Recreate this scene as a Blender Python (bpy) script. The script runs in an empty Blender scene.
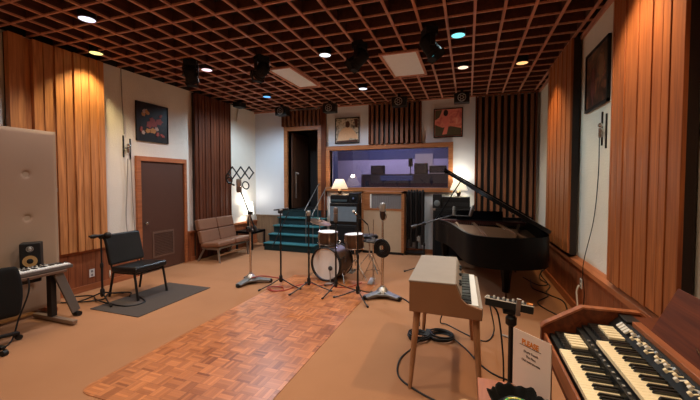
import bpy, math, random
from mathutils import Vector, Matrix, Euler
random.seed(7)
sc = bpy.context.scene
COL = sc.collection
PI = math.pi
R = math.radians

# ------------------------------------------------------------------ mesh helper
class MB:
    def __init__(s, off=(0, 0, 0)):
        s.v = []; s.f = []; s.off = Vector(off); s.M = None
    def add(s, vs, fs):
        b = len(s.v)
        for p in vs:
            p = Vector(p)
            if s.M is not None: p = s.M @ p
            s.v.append(p - s.off)
        s.f += [tuple(b + i for i in f) for f in fs]
        return s
    def box(s, x0, x1, y0, y1, z0, z1, m=None):
        if x0 > x1: x0, x1 = x1, x0
        if y0 > y1: y0, y1 = y1, y0
        if z0 > z1: z0, z1 = z1, z0
        vs = [Vector(p) for p in ((x0,y0,z0),(x1,y0,z0),(x1,y1,z0),(x0,y1,z0),(x0,y0,z1),(x1,y0,z1),(x1,y1,z1),(x0,y1,z1))]
        if m is not None: vs = [m @ p for p in vs]
        return s.add(vs, [(3,2,1,0),(4,5,6,7),(0,1,5,4),(1,2,6,5),(2,3,7,6),(3,0,4,7)])
    def obox(s, c, size, rot=(0, 0, 0)):
        m = Matrix.Translation(c) @ Euler(rot).to_matrix().to_4x4()
        a, b, d = size[0]/2, size[1]/2, size[2]/2
        return s.box(-a, a, -b, b, -d, d, m)
    def beam(s, p0, p1, w, h, up=(0, 0, 1)):
        p0, p1 = Vector(p0), Vector(p1); d = p1 - p0; L = d.length; d.normalize()
        x = d.cross(Vector(up))
        if x.length < 1e-4: x = d.cross(Vector((1, 0, 0)))
        x.normalize(); y = x.cross(d)
        m = Matrix((x, d, y)).transposed().to_4x4(); m.translation = p0
        return s.box(-w/2, w/2, 0, L, -h/2, h/2, m)
    def ring(s, c, x, y, r, n, ry=None):
        ry = r if ry is None else ry
        return [c + x*(r*math.cos(2*PI*i/n)) + y*(ry*math.sin(2*PI*i/n)) for i in range(n)]
    def cyl(s, p0, p1, r0, r1=None, n=16, cap=True):
        r1 = r0 if r1 is None else r1
        return s.lathe([(r0, 0), (r1, 1)], n, p0, p1, cap)
    def lathe(s, prof, n, p0, p1, cap=True):
        """profile of (radius, t) with t in 0..1 from p0 to p1"""
        p0, p1 = Vector(p0), Vector(p1); d = (p1 - p0); u = d.normalized()
        x = u.orthogonal().normalized()
        if abs(u.z) > .999: x = Vector((1, 0, 0))
        y = u.cross(x)
        vs = []; fs = []
        for r, t in prof: vs += s.ring(p0 + d*t, x, y, max(r, 1e-4), n)
        for k in range(len(prof)-1):
            for i in range(n):
                j = (i+1) % n
                fs.append((k*n+i, k*n+j, (k+1)*n+j, (k+1)*n+i))
        if cap:
            fs.append(tuple(range(n-1, -1, -1))); b = (len(prof)-1)*n
            fs.append(tuple(range(b, b+n)))
        return s.add(vs, fs)
    def tube(s, pts, r, n=8, close=False, cap=True):
        pts = [Vector(p) for p in pts]; N = len(pts)
        rs = r if isinstance(r, (list, tuple)) else [r]*N
        vs = []; fs = []; px = None
        for i, p in enumerate(pts):
            a = pts[(i-1) % N] if (close or i > 0) else p
            b = pts[(i+1) % N] if (close or i < N-1) else p
            d = (b - a).normalized()
            x = d.orthogonal().normalized() if px is None else (px - d*px.dot(d))
            if x.length < 1e-5: x = d.orthogonal()
            x.normalize(); px = x
            vs += s.ring(p, x, d.cross(x), rs[i], n)
        M = N if close else N-1
        for k in range(M):
            k2 = (k+1) % N
            for i in range(n):
                j = (i+1) % n
                fs.append((k*n+i, k*n+j, k2*n+j, k2*n+i))
        if not close and cap:
            fs.append(tuple(range(n-1, -1, -1))); b = (N-1)*n; fs.append(tuple(range(b, b+n)))
        return s.add(vs, fs)
    def torus(s, c, ax, Rr, r, n=24, m=8):
        ax = Vector(ax).normalized(); x = ax.orthogonal().normalized(); y = ax.cross(x)
        return s.tube(s.ring(Vector(c), x, y, Rr, n), r, m, True)
    def prism(s, poly, axis, a, b):
        """poly of 2D points; axis 'x': (y,z), 'y': (x,z), 'z': (x,y)"""
        def P(p, t):
            return {'x': (t, p[0], p[1]), 'y': (p[0], t, p[1]), 'z': (p[0], p[1], t)}[axis]
        n = len(poly)
        vs = [P(p, a) for p in poly] + [P(p, b) for p in poly]
        fs = [tuple(range(n-1, -1, -1)), tuple(range(n, 2*n))]
        fs += [(i, (i+1) % n, n+(i+1) % n, n+i) for i in range(n)]
        return s.add(vs, fs)
    def ball(s, c, r, n=14, k=9):
        r = r if isinstance(r, (tuple, list)) else (r, r, r); c = Vector(c)
        vs = []; fs = []
        for a in range(k+1):
            th = PI*a/k
            for i in range(n):
                ph = 2*PI*i/n
                vs.append(c + Vector((r[0]*math.sin(th)*math.cos(ph), r[1]*math.sin(th)*math.sin(ph), r[2]*math.cos(th))))
        for a in range(k):
            for i in range(n):
                j = (i+1) % n
                fs.append((a*n+i, (a+1)*n+i, (a+1)*n+j, a*n+j))
        return s.add(vs, fs)
    def sheet(s, grid):
        """grid[i][j] of points to a surface"""
        h, w = len(grid), len(grid[0])
        return s.add([p for r in grid for p in r], [(i*w+j, i*w+j+1, (i+1)*w+j+1, (i+1)*w+j) for i in range(h-1) for j in range(w-1)])
    def build(s, name, mat, parent=None, smooth=35, bevel=0, seg=2, solid=0, sub=0):
        me = bpy.data.meshes.new(name); me.from_pydata(s.v, [], s.f); me.validate(); me.update()
        import bmesh
        b = bmesh.new(); b.from_mesh(me); bmesh.ops.recalc_face_normals(b, faces=b.faces); b.to_mesh(me); b.free()
        o = bpy.data.objects.new(name, me); COL.objects.link(o)
        me.materials.append(mat)
        if smooth:
            me.polygons.foreach_set('use_smooth', [True]*len(me.polygons))
            me.set_sharp_from_angle(angle=R(smooth))
        if solid:
            m = o.modifiers.new('s', 'SOLIDIFY'); m.thickness = solid; m.offset = 0
        if bevel:
            m = o.modifiers.new('b', 'BEVEL'); m.width = bevel; m.segments = seg; m.limit_method = 'ANGLE'; m.angle_limit = R(40); m.harden_normals = bool(smooth)
        if sub:
            m = o.modifiers.new('u', 'SUBSURF'); m.levels = m.render_levels = sub
        if parent is not None: o.parent = parent
        return o

def thing(name, label, cat, loc=(0, 0, 0), rz=0, group=None):
    o = bpy.data.objects.new(name, None); COL.objects.link(o)
    o.location = loc; o.rotation_euler = (0, 0, rz); o.empty_display_size = .1
    return tag(o, label, cat, group)
def tag(o, label, cat, group=None):
    o['label'] = label; o['category'] = cat
    if group: o['group'] = group
    return o
def struct(o, label=None):
    o['kind'] = 'structure'
    if label: o['label'] = label
    return o
def dup(root, loc, rz, label, group=None):
    r = root.copy(); COL.objects.link(r); r.location = loc; r.rotation_euler = (0, 0, rz); r['label'] = label
    if group: r['group'] = group
    for ch in list(root.children):
        c = ch.copy(); COL.objects.link(c); c.parent = r
        for g in list(ch.children):
            d = g.copy(); COL.objects.link(d); d.parent = c
    return r
def curve_pts(pts, n=8):
    """Catmull-Rom through pts"""
    P = [Vector(p) for p in pts]; P = [P[0]*2-P[1]] + P + [P[-1]*2-P[-2]]; out = []
    for i in range(1, len(P)-2):
        a, b, c, d = P[i-1:i+3]
        for k in range(n):
            t = k/n
            out.append(.5*((2*b)+(c-a)*t+(2*a-5*b+4*c-d)*t*t+(3*b-a-3*c+d)*t**3))
    out.append(P[-2]); return out

# ------------------------------------------------------------------ materials
def _new(name):
    m = bpy.data.materials.new(name); m.use_nodes = True
    nt = m.node_tree; return m, nt, nt.nodes['Principled BSDF']
def N(nt, t, **kw):
    n = nt.nodes.new(t)
    for k, v in kw.items():
        if k.startswith('i_'): n.inputs[k[2:].replace('_', ' ')].default_value = v
        else: setattr(n, k, v)
    return n
def c4(c): return (c[0], c[1], c[2], 1)
def srgb(r, g, b):
    return tuple((x/255/12.92 if x/255 <= .04045 else ((x/255+.055)/1.055)**2.4) for x in (r, g, b))
def plain(name, col, rough=.5, metal=0, var=.12, scale=12, bump=0, bscale=80, coat=0, emis=None, estr=0, spec=.5):
    m, nt, p = _new(name)
    p.inputs['Roughness'].default_value = rough; p.inputs['Metallic'].default_value = metal
    p.inputs['Coat Weight'].default_value = coat; p.inputs['Specular IOR Level'].default_value = spec
    tc = N(nt, 'ShaderNodeTexCoord')
    nz = N(nt, 'ShaderNodeTexNoise'); nz.inputs['Scale'].default_value = scale; nz.inputs['Detail'].default_value = 4
    nt.links.new(tc.outputs['Object'], nz.inputs['Vector'])
    mx = N(nt, 'ShaderNodeMix', data_type='RGBA')
    mx.inputs['A'].default_value = c4([x*(1-var) for x in col]); mx.inputs['B'].default_value = c4([min(1, x*(1+var)) for x in col])
    nt.links.new(nz.outputs['Fac'], mx.inputs['Factor']); nt.links.new(mx.outputs['Result'], p.inputs['Base Color'])
    if bump:
        n2 = N(nt, 'ShaderNodeTexNoise'); n2.inputs['Scale'].default_value = bscale; n2.inputs['Detail'].default_value = 3
        nt.links.new(tc.outputs['Object'], n2.inputs['Vector'])
        b = N(nt, 'ShaderNodeBump'); b.inputs['Strength'].default_value = bump; b.inputs['Distance'].default_value = .01
        nt.links.new(n2.outputs['Fac'], b.inputs['Height']); nt.links.new(b.outputs['Normal'], p.inputs['Normal'])
    if emis:
        p.inputs['Emission Color'].default_value = c4(emis); p.inputs['Emission Strength'].default_value = estr
    return m
def wood(name, dark, light, rough=.45, axis=2, scale=5, island=.35, coat=0, stretch=.06, spec=.5):
    m, nt, p = _new(name)
    p.inputs['Roughness'].default_value = rough; p.inputs['Coat Weight'].default_value = coat; p.inputs['Specular IOR Level'].default_value = spec
    tc = N(nt, 'ShaderNodeTexCoord'); mp = N(nt, 'ShaderNodeMapping')
    sv = [1, 1, 1]; sv[axis] = stretch; mp.inputs['Scale'].default_value = sv
    geo = N(nt, 'ShaderNodeNewGeometry')
    add = N(nt, 'ShaderNodeVectorMath', operation='ADD'); scl = N(nt, 'ShaderNodeVectorMath', operation='SCALE'); scl.inputs['Scale'].default_value = 37
    cmb = N(nt, 'ShaderNodeCombineXYZ')
    for k in range(3): nt.links.new(geo.outputs['Random Per Island'], cmb.inputs[k])
    nt.links.new(cmb.outputs[0], scl.inputs[0]); nt.links.new(tc.outputs['Object'], add.inputs[0]); nt.links.new(scl.outputs[0], add.inputs[1])
    nt.links.new(add.outputs[0], mp.inputs['Vector'])
    nz = N(nt, 'ShaderNodeTexNoise'); nz.inputs['Scale'].default_value = scale*6; nz.inputs['Detail'].default_value = 6; nz.inputs['Distortion'].default_value = .6
    nt.links.new(mp.outputs[0], nz.inputs['Vector'])
    rp = N(nt, 'ShaderNodeValToRGB'); rp.color_ramp.elements[0].position = .3; rp.color_ramp.elements[1].position = .72
    rp.color_ramp.elements[0].color = c4(dark); rp.color_ramp.elements[1].color = c4(light)
    nt.links.new(nz.outputs['Fac'], rp.inputs['Fac'])
    hs = N(nt, 'ShaderNodeHueSaturation'); mr = N(nt, 'ShaderNodeMapRange')
    mr.inputs['To Min'].default_value = 1-island; mr.inputs['To Max'].default_value = 1+island
    nt.links.new(geo.outputs['Random Per Island'], mr.inputs['Value']); nt.links.new(mr.outputs[0], hs.inputs['Value'])
    nt.links.new(rp.outputs[0], hs.inputs['Color']); nt.links.new(hs.outputs[0], p.inputs['Base Color'])
    b = N(nt, 'ShaderNodeBump'); b.inputs['Strength'].default_value = .15; b.inputs['Distance'].default_value = .005
    nt.links.new(nz.outputs['Fac'], b.inputs['Height']); nt.links.new(b.outputs['Normal'], p.inputs['Normal'])
    return m
def emit(name, col, s):
    m, nt, p = _new(name); p.inputs['Base Color'].default_value = (0, 0, 0, 1)
    p.inputs['Emission Color'].default_value = c4(col); p.inputs['Emission Strength'].default_value = s
    return m
def parquet():
    m, nt, p = _new('parquet_wood'); p.inputs['Roughness'].default_value = .33
    L = nt.links.new
    def MA(op, a, b=None):
        n = N(nt, 'ShaderNodeMath', operation=op)
        for k, v in enumerate((a, b)):
            if v is None: continue
            if isinstance(v, (int, float)): n.inputs[k].default_value = v
            else: L(v, n.inputs[k])
        return n.outputs[0]
    tc = N(nt, 'ShaderNodeTexCoord'); sp = N(nt, 'ShaderNodeSeparateXYZ'); L(tc.outputs['Object'], sp.inputs[0])
    x, y = sp.outputs[0], sp.outputs[1]; T = .127
    cx, cy = MA('FLOOR', MA('DIVIDE', x, T)), MA('FLOOR', MA('DIVIDE', y, T))
    par = MA('FLOORED_MODULO', MA('ADD', cx, cy), 2)
    ipar = MA('SUBTRACT', 1, par)
    st = MA('ADD', MA('MULTIPLY', x, par), MA('MULTIPLY', y, ipar))
    sid = MA('FLOOR', MA('DIVIDE', st, T/5))
    cb = N(nt, 'ShaderNodeCombineXYZ'); L(cx, cb.inputs[0]); L(cy, cb.inputs[1]); L(sid, cb.inputs[2])
    wn = N(nt, 'ShaderNodeTexWhiteNoise'); L(cb.outputs[0], wn.inputs['Vector'])
    cb2 = N(nt, 'ShaderNodeCombineXYZ'); L(cx, cb2.inputs[0]); L(cy, cb2.inputs[1])
    wn2 = N(nt, 'ShaderNodeTexWhiteNoise'); L(cb2.outputs[0], wn2.inputs['Vector'])
    v = MA('ADD', MA('MULTIPLY', wn.outputs['Value'], .6), MA('MULTIPLY', wn2.outputs['Value'], .4))
    nz = N(nt, 'ShaderNodeTexNoise'); nz.inputs['Scale'].default_value = 1.6; nz.inputs['Detail'].default_value = 5; L(tc.outputs['Object'], nz.inputs['Vector'])
    v = MA('ADD', MA('MULTIPLY', v, .75), MA('MULTIPLY', nz.outputs['Fac'], .3))
    rp = N(nt, 'ShaderNodeValToRGB'); e = rp.color_ramp.elements
    e[0].position = .15; e[0].color = c4(srgb(124, 66, 32)); e[1].position = .95; e[1].color = c4(srgb(200, 124, 72))
    L(v, rp.inputs['Fac'])
    gx = MA('ABSOLUTE', MA('SUBTRACT', MA('FRACT', MA('DIVIDE', st, T/5)), .5))
    g1 = MA('GREATER_THAN', gx, .46)
    ex = MA('ABSOLUTE', MA('SUBTRACT', MA('FRACT', MA('DIVIDE', x, T)), .5)); ey = MA('ABSOLUTE', MA('SUBTRACT', MA('FRACT', MA('DIVIDE', y, T)), .5))
    g2 = MA('GREATER_THAN', MA('MAXIMUM', ex, ey), .49)
    g = MA('MULTIPLY', MA('MAXIMUM', MA('MULTIPLY', g1, .5), g2), .55)
    mx = N(nt, 'ShaderNodeMix', data_type='RGBA'); mx.inputs['B'].default_value = c4(srgb(70, 36, 20))
    L(rp.outputs[0], mx.inputs['A']); L(g, mx.inputs['Factor']); L(mx.outputs['Result'], p.inputs['Base Color'])
    rr = N(nt, 'ShaderNodeMapRange'); rr.inputs['To Min'].default_value = .24; rr.inputs['To Max'].default_value = .48
    L(nz.outputs['Fac'], rr.inputs['Value']); L(rr.outputs[0], p.inputs['Roughness'])
    return m
def splotch(name, stops, scale, rough=.35, dist=1.0):
    m, nt, p = _new(name); p.inputs['Roughness'].default_value = rough
    tc = N(nt, 'ShaderNodeTexCoord'); nz = N(nt, 'ShaderNodeTexNoise'); nz.inputs['Scale'].default_value = scale; nz.inputs['Detail'].default_value = 3; nz.inputs['Distortion'].default_value = dist
    nt.links.new(tc.outputs['Object'], nz.inputs['Vector'])
    rp = N(nt, 'ShaderNodeValToRGB'); e = rp.color_ramp.elements
    while len(e) < len(stops): e.new(.5)
    for k, (pos, c) in enumerate(stops): e[k].position = pos; e[k].color = c4(c)
    nt.links.new(nz.outputs['Fac'], rp.inputs['Fac']); nt.links.new(rp.outputs[0], p.inputs['Base Color'])
    return m
def glass():
    m, nt, p = _new('window_glass'); out = nt.nodes['Material Output']
    tr = N(nt, 'ShaderNodeBsdfTransparent'); tr.inputs[0].default_value = (.8, .84, .95, 1)
    gl = N(nt, 'ShaderNodeBsdfGlossy'); gl.inputs['Roughness'].default_value = .02
    fr = N(nt, 'ShaderNodeFresnel'); fr.inputs['IOR'].default_value = 1.55
    ml = N(nt, 'ShaderNodeMath', operation='MULTIPLY_ADD'); ml.inputs[1].default_value = 1.3; ml.inputs[2].default_value = .02
    nt.links.new(fr.outputs[0], ml.inputs[0])
    mx = N(nt, 'ShaderNodeMixShader'); nt.links.new(ml.outputs[0], mx.inputs[0]); nt.links.new(tr.outputs[0], mx.inputs[1]); nt.links.new(gl.outputs[0], mx.inputs[2])
    nt.links.new(mx.outputs[0], out.inputs['Surface']); return m
def shade_mat(name, col, e, s):
    m, nt, p = _new(name); p.inputs['Base Color'].default_value = c4(col); p.inputs['Roughness'].default_value = .9
    p.inputs['Emission Color'].default_value = c4(e); p.inputs['Emission Strength'].default_value = s
    return m

CARPET = plain('tan_carpet', srgb(158, 112, 80), .95, var=.18, scale=1.1, bump=.25, bscale=300, spec=.15)
PARQ = parquet()
PLASTER = plain('rough_white_plaster', srgb(222, 214, 202), .9, var=.06, scale=5, bump=.5, bscale=45, spec=.2)
PLASTER_B = plain('smooth_white_plaster', srgb(206, 208, 214), .9, var=.04, scale=3, bump=.15, bscale=60, spec=.2)
BLACKCEIL = plain('black_plenum', (.012, .008, .007), .9)
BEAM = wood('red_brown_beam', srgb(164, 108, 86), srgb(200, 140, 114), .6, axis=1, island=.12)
BEAM_SHADE = wood('shaded_grid_boards', srgb(66, 34, 25), srgb(92, 50, 36), .7, axis=1, island=.2)  # shade on the grid's upper sides put into a darker tone
SLAT_L = wood('honey_cedar_boards', srgb(150, 92, 48), srgb(206, 136, 80), .5, island=.12)
SLAT_R = wood('orange_cedar_boards', srgb(132, 72, 38), srgb(176, 104, 56), .5, island=.10, spec=.35)
SLAT_D = wood('red_cedar_boards', srgb(74, 36, 20), srgb(106, 56, 32), .65, island=.18, spec=.2)
SLAT_B = wood('brown_fins', srgb(96, 58, 38), srgb(132, 84, 56), .55, island=.12)
CARRIER = plain('shaded_brown_carrier', srgb(34, 20, 14), .8)
WAINS = wood('wainscot_boards', srgb(128, 68, 40), srgb(166, 96, 58), .45, island=.2)
TRIMW = wood('trim_wood', srgb(140, 78, 46), srgb(180, 108, 66), .42, axis=1, island=.1)
FRAMEW = wood('frame_oak', srgb(130, 78, 44), srgb(172, 112, 66), .45, axis=0, island=.1)
DOORB = plain('brown_door_paint', srgb(78, 45, 31), .55, var=.08)
BLACK = plain('black_plastic', (.006, .006, .0065), .5, var=.2, spec=.35)
BLACKM = plain('black_metal', (.008, .008, .0085), .4, spec=.4)
MATTEB = plain('matte_black_metal', (.008, .008, .009), .75, var=.2, spec=.25)
BLACKF = plain('black_fabric', (.009, .009, .0095), .9, spec=.2, bump=.2, bscale=300)
GLOSSB = plain('black_lacquer', (.003, .003, .0035), .35, spec=.08)
LEATHB = plain('black_vinyl', (.006, .006, .0065), .3, var=.2, bump=.1, bscale=60)
LEATHT = plain('brown_leather', srgb(126, 88, 68), .32, var=.15, scale=6, bump=.1, bscale=70)
CHROME = plain('chrome', (.62, .6, .58), .22, metal=1)
STEEL = plain('brushed_steel', (.45, .43, .41), .4, metal=.9)
GREYM = plain('grey_cast_metal', (.2, .2, .2), .4, metal=.7)
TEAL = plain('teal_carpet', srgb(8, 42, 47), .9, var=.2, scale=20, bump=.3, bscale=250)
TEAL_LIT = plain('teal_carpet_lit_edge', srgb(38, 100, 108), .85, var=.12, scale=20)  # lighter teal stands in for light on the tread edges
BEIGE = plain('beige_vinyl_cloth', srgb(158, 130, 104), .8, var=.08, scale=2, bump=.1, bscale=200)
BEIGE_E = plain('beige_edge_tape', srgb(160, 138, 112), .7)
CREAM = plain('cream_cloth', srgb(176, 150, 122), .85, var=.06, bump=.15, bscale=250)
WURLI = plain('worn_cream_paint', srgb(146, 134, 124), .55, var=.1, scale=8)
WURLI_S = plain('tan_paint', srgb(138, 98, 70), .5, var=.08, scale=6)
WURLI_L = wood('tan_leg_wood', srgb(134, 92, 62), srgb(168, 120, 84), .45, island=.05)
IVORY = plain('ivory_keys', srgb(248, 232, 196), .3, var=.05)
WKEY = plain('white_keys', srgb(225, 226, 226), .3, var=.03)
BKEY = plain('black_keys', (.008, .008, .008), .28)
ORGW = wood('organ_walnut', srgb(76, 34, 17), srgb(114, 55, 28), .5, axis=1, island=.06, spec=.25)
ORGE = wood('organ_edge_walnut', srgb(128, 70, 40), srgb(168, 98, 58), .38, axis=1, island=.04)
PAPER = plain('white_paper', srgb(224, 206, 196), .7, var=.02)
RUGM = plain('dark_grey_mat', srgb(66, 56, 50), .95, var=.12, scale=30, bump=.2, bscale=300)
WHITEP = plain('white_plastic', srgb(225, 222, 215), .4, var=.03)
PANELW = plain('white_light_diffuser', srgb(236, 240, 242), .5, var=.05)
GRILLE = plain('blue_grey_grille', srgb(104, 118, 128), .85, bump=.3, bscale=300)
SILVERG = plain('grey_woven_grille', srgb(120, 116, 116), .6, var=.35, scale=60)
SHELL = wood('walnut_drum_shell', srgb(48, 32, 22), srgb(88, 58, 38), .35, island=.1)
HEADW = plain('white_drum_head', srgb(232, 228, 224), .5, var=.05, scale=6)
BRASS = plain('bronze_cymbal', srgb(104, 78, 58), .4, metal=.8)
GOLD = plain('gold_harp_plate', srgb(140, 96, 58), .45, metal=.25, var=.2)
REDC = plain('red_cable_rubber', srgb(150, 50, 36), .5)
GREYC = plain('grey_cable_rubber', srgb(150, 140, 132), .5)
YELC = plain('yellow_cone', srgb(178, 140, 88), .5)
ORANGE_T = plain('orange_ink', srgb(206, 120, 30), .7)
BROWN_T = plain('dark_ink', srgb(66, 44, 38), .7)
DARKCLOTH = plain('dark_brown_cloth', srgb(34, 25, 22), .9, var=.3, scale=20)
CTRL_WALL = plain('lavender_wall', srgb(150, 138, 154), .9)
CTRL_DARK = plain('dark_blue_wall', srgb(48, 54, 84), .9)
CONSOLE = plain('console_grey', srgb(44, 44, 58), .5)
PILLAR = wood('dark_door_wood', srgb(64, 40, 28), srgb(96, 62, 42), .5, island=.1)

# ------------------------------------------------------------------ the room
XL, XR, YB, YF, ZC, ZTOP = -5.42, 1.36, 7.9, -3.2, 3.49, 3.95
m = MB(); m.box(XL-.2, XR+.2, YF-.2, YB, -.12, 0); struct(m.build('floor', CARPET, smooth=0))
m = MB(); poly = [(-2.85, 5.3), (-2.85, 1.86), (-2.835, 1.81), (-2.80, 1.775), (-2.74, 1.76), (-1.36, 1.76), (-1.36, 5.3)]
m.prism(poly, 'z', 0.0, .005); struct(m.build('floor_parquet', PARQ, smooth=0))
m = MB(); m.box(XL-.2, XR+.2, YF-.2, YB+.2, ZTOP, ZTOP+.1); struct(m.build('ceiling', BLACKCEIL, smooth=0))
m = MB(); m.box(XL-.2, XL, YF-.2, YB+.2, 0, ZC+.002); struct(m.build('wall_left', PLASTER, smooth=0))
m = MB(); m.box(XR, XR+.2, YF-.2, YB+.2, 0, ZC+.002); struct(m.build('wall_right', PLASTER, smooth=0))
m = MB(); m.box(XL, XR, YF-.2, YF, 0, ZC+.002); struct(m.build('wall_front', PLASTER, smooth=0))
# back wall with the doorway and the control window cut out
DX0, DX1, DZ0, DZ1 = -4.42, -3.56, .92, 2.94
WX0, WX1, WZ0, WZ1 = -3.25, -.42, 1.50, 2.41
m = MB(); Y0, Y1 = YB, YB+.2
m.box(XL, DX0, Y0, Y1, 0, ZC+.002); m.box(DX0, DX1, Y0, Y1, 0, DZ0); m.box(DX0, DX1, Y0, Y1, DZ1, ZC+.002)
m.box(DX1, WX0, Y0, Y1, 0, ZC+.002); m.box(WX0, WX1, Y0, Y1, 0, WZ0); m.box(WX0, WX1, Y0, Y1, WZ1, ZC+.002); m.box(WX1, XR, Y0, Y1, 0, ZC+.002)
struct(m.build('wall_back', PLASTER_B, smooth=0))
m = MB(); m.box(XL-.2, XL, YF-.2, YB+.2, ZC+.002, ZTOP); m.box(XR, XR+.2, YF-.2, YB+.2, ZC+.002, ZTOP); m.box(XL, XR, YF-.2, YF, ZC+.002, ZTOP); m.box(XL, XR, YB, YB+.2, ZC+.002, ZTOP)
struct(m.build('wall_plenum', BLACKCEIL, smooth=0))
# coffered grid: one foot cells
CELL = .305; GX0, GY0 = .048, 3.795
m, m2 = MB(), MB(); CAP = .02  # light bottom strip, shade-toned boards above it
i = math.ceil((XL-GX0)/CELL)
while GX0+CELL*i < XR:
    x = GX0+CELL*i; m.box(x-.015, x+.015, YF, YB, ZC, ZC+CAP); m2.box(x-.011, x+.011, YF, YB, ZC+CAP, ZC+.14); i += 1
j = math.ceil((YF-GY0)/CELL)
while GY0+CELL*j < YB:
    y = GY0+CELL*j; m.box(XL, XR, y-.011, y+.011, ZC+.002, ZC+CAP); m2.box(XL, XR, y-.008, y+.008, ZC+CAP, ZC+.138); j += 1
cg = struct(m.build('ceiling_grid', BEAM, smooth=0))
struct(m2.build('grid_board', BEAM_SHADE, cg, smooth=0))
# wainscots, rails, baseboards
def wains_x(name, x0, x1, y0, y1, h, w=.19):
    m = MB(); y = y0
    while y < y1-.01:
        e = min(y+w, y1); m.box(x0, x1, y+.002, e-.002, 0, h); y = e
    return struct(m.build(name, WAINS, smooth=0))
LW = XL+.04
wains_x('trim_1', XL, LW, YF, 4.33, .58); wains_x('trim_2', XL, LW, 5.5, YB, .58)
m = MB(); m.box(XL, XL+.07, YF, 4.33, .58, .62); m.box(XL, XL+.07, 5.5, YB-.04, .58, .62); struct(m.build('trim_3', TRIMW, smooth=0))
wains_x('trim_4', XR-.05, XR, YF, YB, .58)
m = MB(); m.prism([(XR, .67), (XR-.02, .67), (XR-.085, .635), (XR-.085, .585), (XR, .585)], 'y', YF, YB-.04); struct(m.build('trim_5', TRIMW, smooth=0))
m = MB(); x = XL+.04
while x < DX0-.2: m.box(x, min(x+.2, DX0-.14)-.003, YB-.035, YB, 0, .72); x += .2
m.box(XL+.04, DX0-.14, YB-.06, YB, .72, .76); struct(m.build('trim_6', wood('greyed_wainscot', srgb(104, 80, 60), srgb(138, 110, 84), .6, island=.1), smooth=0))
m = MB(); m.box(XR-.075, XR-.05, YF, YB-.03, 0, .1); struct(m.build('baseboard_right', TRIMW, smooth=0))
m = MB(); m.box(LW, LW+.02, YF, 4.33, 0, .09); m.box(LW, LW+.02, 5.52, YB-.03, 0, .09); struct(m.build('baseboard_left', TRIMW, smooth=0))
m = MB(); m.box(DX1+.12, XR-.06, YB-.02, YB, 0, .1); struct(m.build('baseboard_back', TRIMW, smooth=0))
m = MB(); m.box(XL, DX0-.14, YB-.05, YB, ZC-.04, ZC); m.box(DX1+.05, XR, YB-.03, YB, ZC-.03, ZC); struct(m.build('trim_7', BEAM, smooth=0))
m = MB(); m.box(XR-.03, XR, YF, YB-.03, ZC-.05, ZC); struct(m.build('trim_8', BEAM, smooth=0))

# brown door in the left wall
d = struct(bpy.data.objects.new('door_1', None)); COL.objects.link(d); d.location = (XL, 4.93, 0)
o = d.location
m = MB(o); m.box(XL, XL+.05, 4.36, 4.44, 0, 2.08); m.box(XL, XL+.05, 5.40, 5.46, 0, 2.08); m.box(XL, XL+.05, 4.44, 5.40, 2.0, 2.08); m.build('door_frame', TRIMW, d, smooth=0)
m = MB(o); m.box(XL, XL+.02, 4.44, 5.40, .01, 2.0); m.build('door_leaf', DOORB, d, smooth=0)
m = MB(o); m.box(XL+.02, XL+.03, 4.66, 5.14, .24, .27); m.box(XL+.02, XL+.03, 4.66, 5.14, .69, .72); m.box(XL+.02, XL+.03, 4.66, 4.69, .27, .69); m.box(XL+.02, XL+.03, 5.11, 5.14, .27, .69)
for k in range(14): m.obox((XL+.024, 4.9, .285+k*.03), (.004, .42, .026), (0, R(35), 0))
m.build('louver_vent', plain('vent_brown', srgb(100, 72, 58), .5), d, smooth=0)
m = MB(o); m.lathe([(.012, 0), (.012, .4), (.028, .55), (.03, .8), (.018, 1)], 14, (XL+.02, 4.52, .9), (XL+.085, 4.52, .9)); m.build('door_knob', CHROME, d)

# doorway in the back wall, above the stairs, with a dark hall behind
d = struct(bpy.data.objects.new('door_2', None)); COL.objects.link(d); d.location = (-3.99, YB, DZ0); o = d.location
m = MB(o); m.box(DX0-.1, DX0, YB-.06, YB+.2, .0, DZ1+.1); m.box(DX1, DX1+.1, YB-.06, YB+.2, 0, DZ1+.1); m.box(DX0, DX1, YB-.06, YB+.2, DZ1, DZ1+.1); m.build('door_frame', FRAMEW, d, smooth=0)
m = MB(o); m.obox((DX0+.05, YB+.55, 1.93), (.05, .8, 1.98), (0, 0, R(-5))); m.build('door_leaf', PILLAR, d, smooth=0)
m = MB(o); m.cyl((DX0+.09, YB+.24, 1.2), (DX0+.09, YB+.24, 1.9), .012); m.ball((DX0+.12, YB+.3, 1.85), .03); m.build('door_handle', STEEL, d)
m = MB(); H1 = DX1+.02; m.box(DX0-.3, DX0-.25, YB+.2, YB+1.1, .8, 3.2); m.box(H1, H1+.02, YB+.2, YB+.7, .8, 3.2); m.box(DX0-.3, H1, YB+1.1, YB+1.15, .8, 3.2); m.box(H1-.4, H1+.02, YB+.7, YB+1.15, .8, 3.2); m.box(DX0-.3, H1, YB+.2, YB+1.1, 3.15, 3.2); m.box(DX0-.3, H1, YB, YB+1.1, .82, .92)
struct(m.build('wall_hallway', plain('dark_hall', srgb(40, 30, 26), .8), smooth=0))

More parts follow.
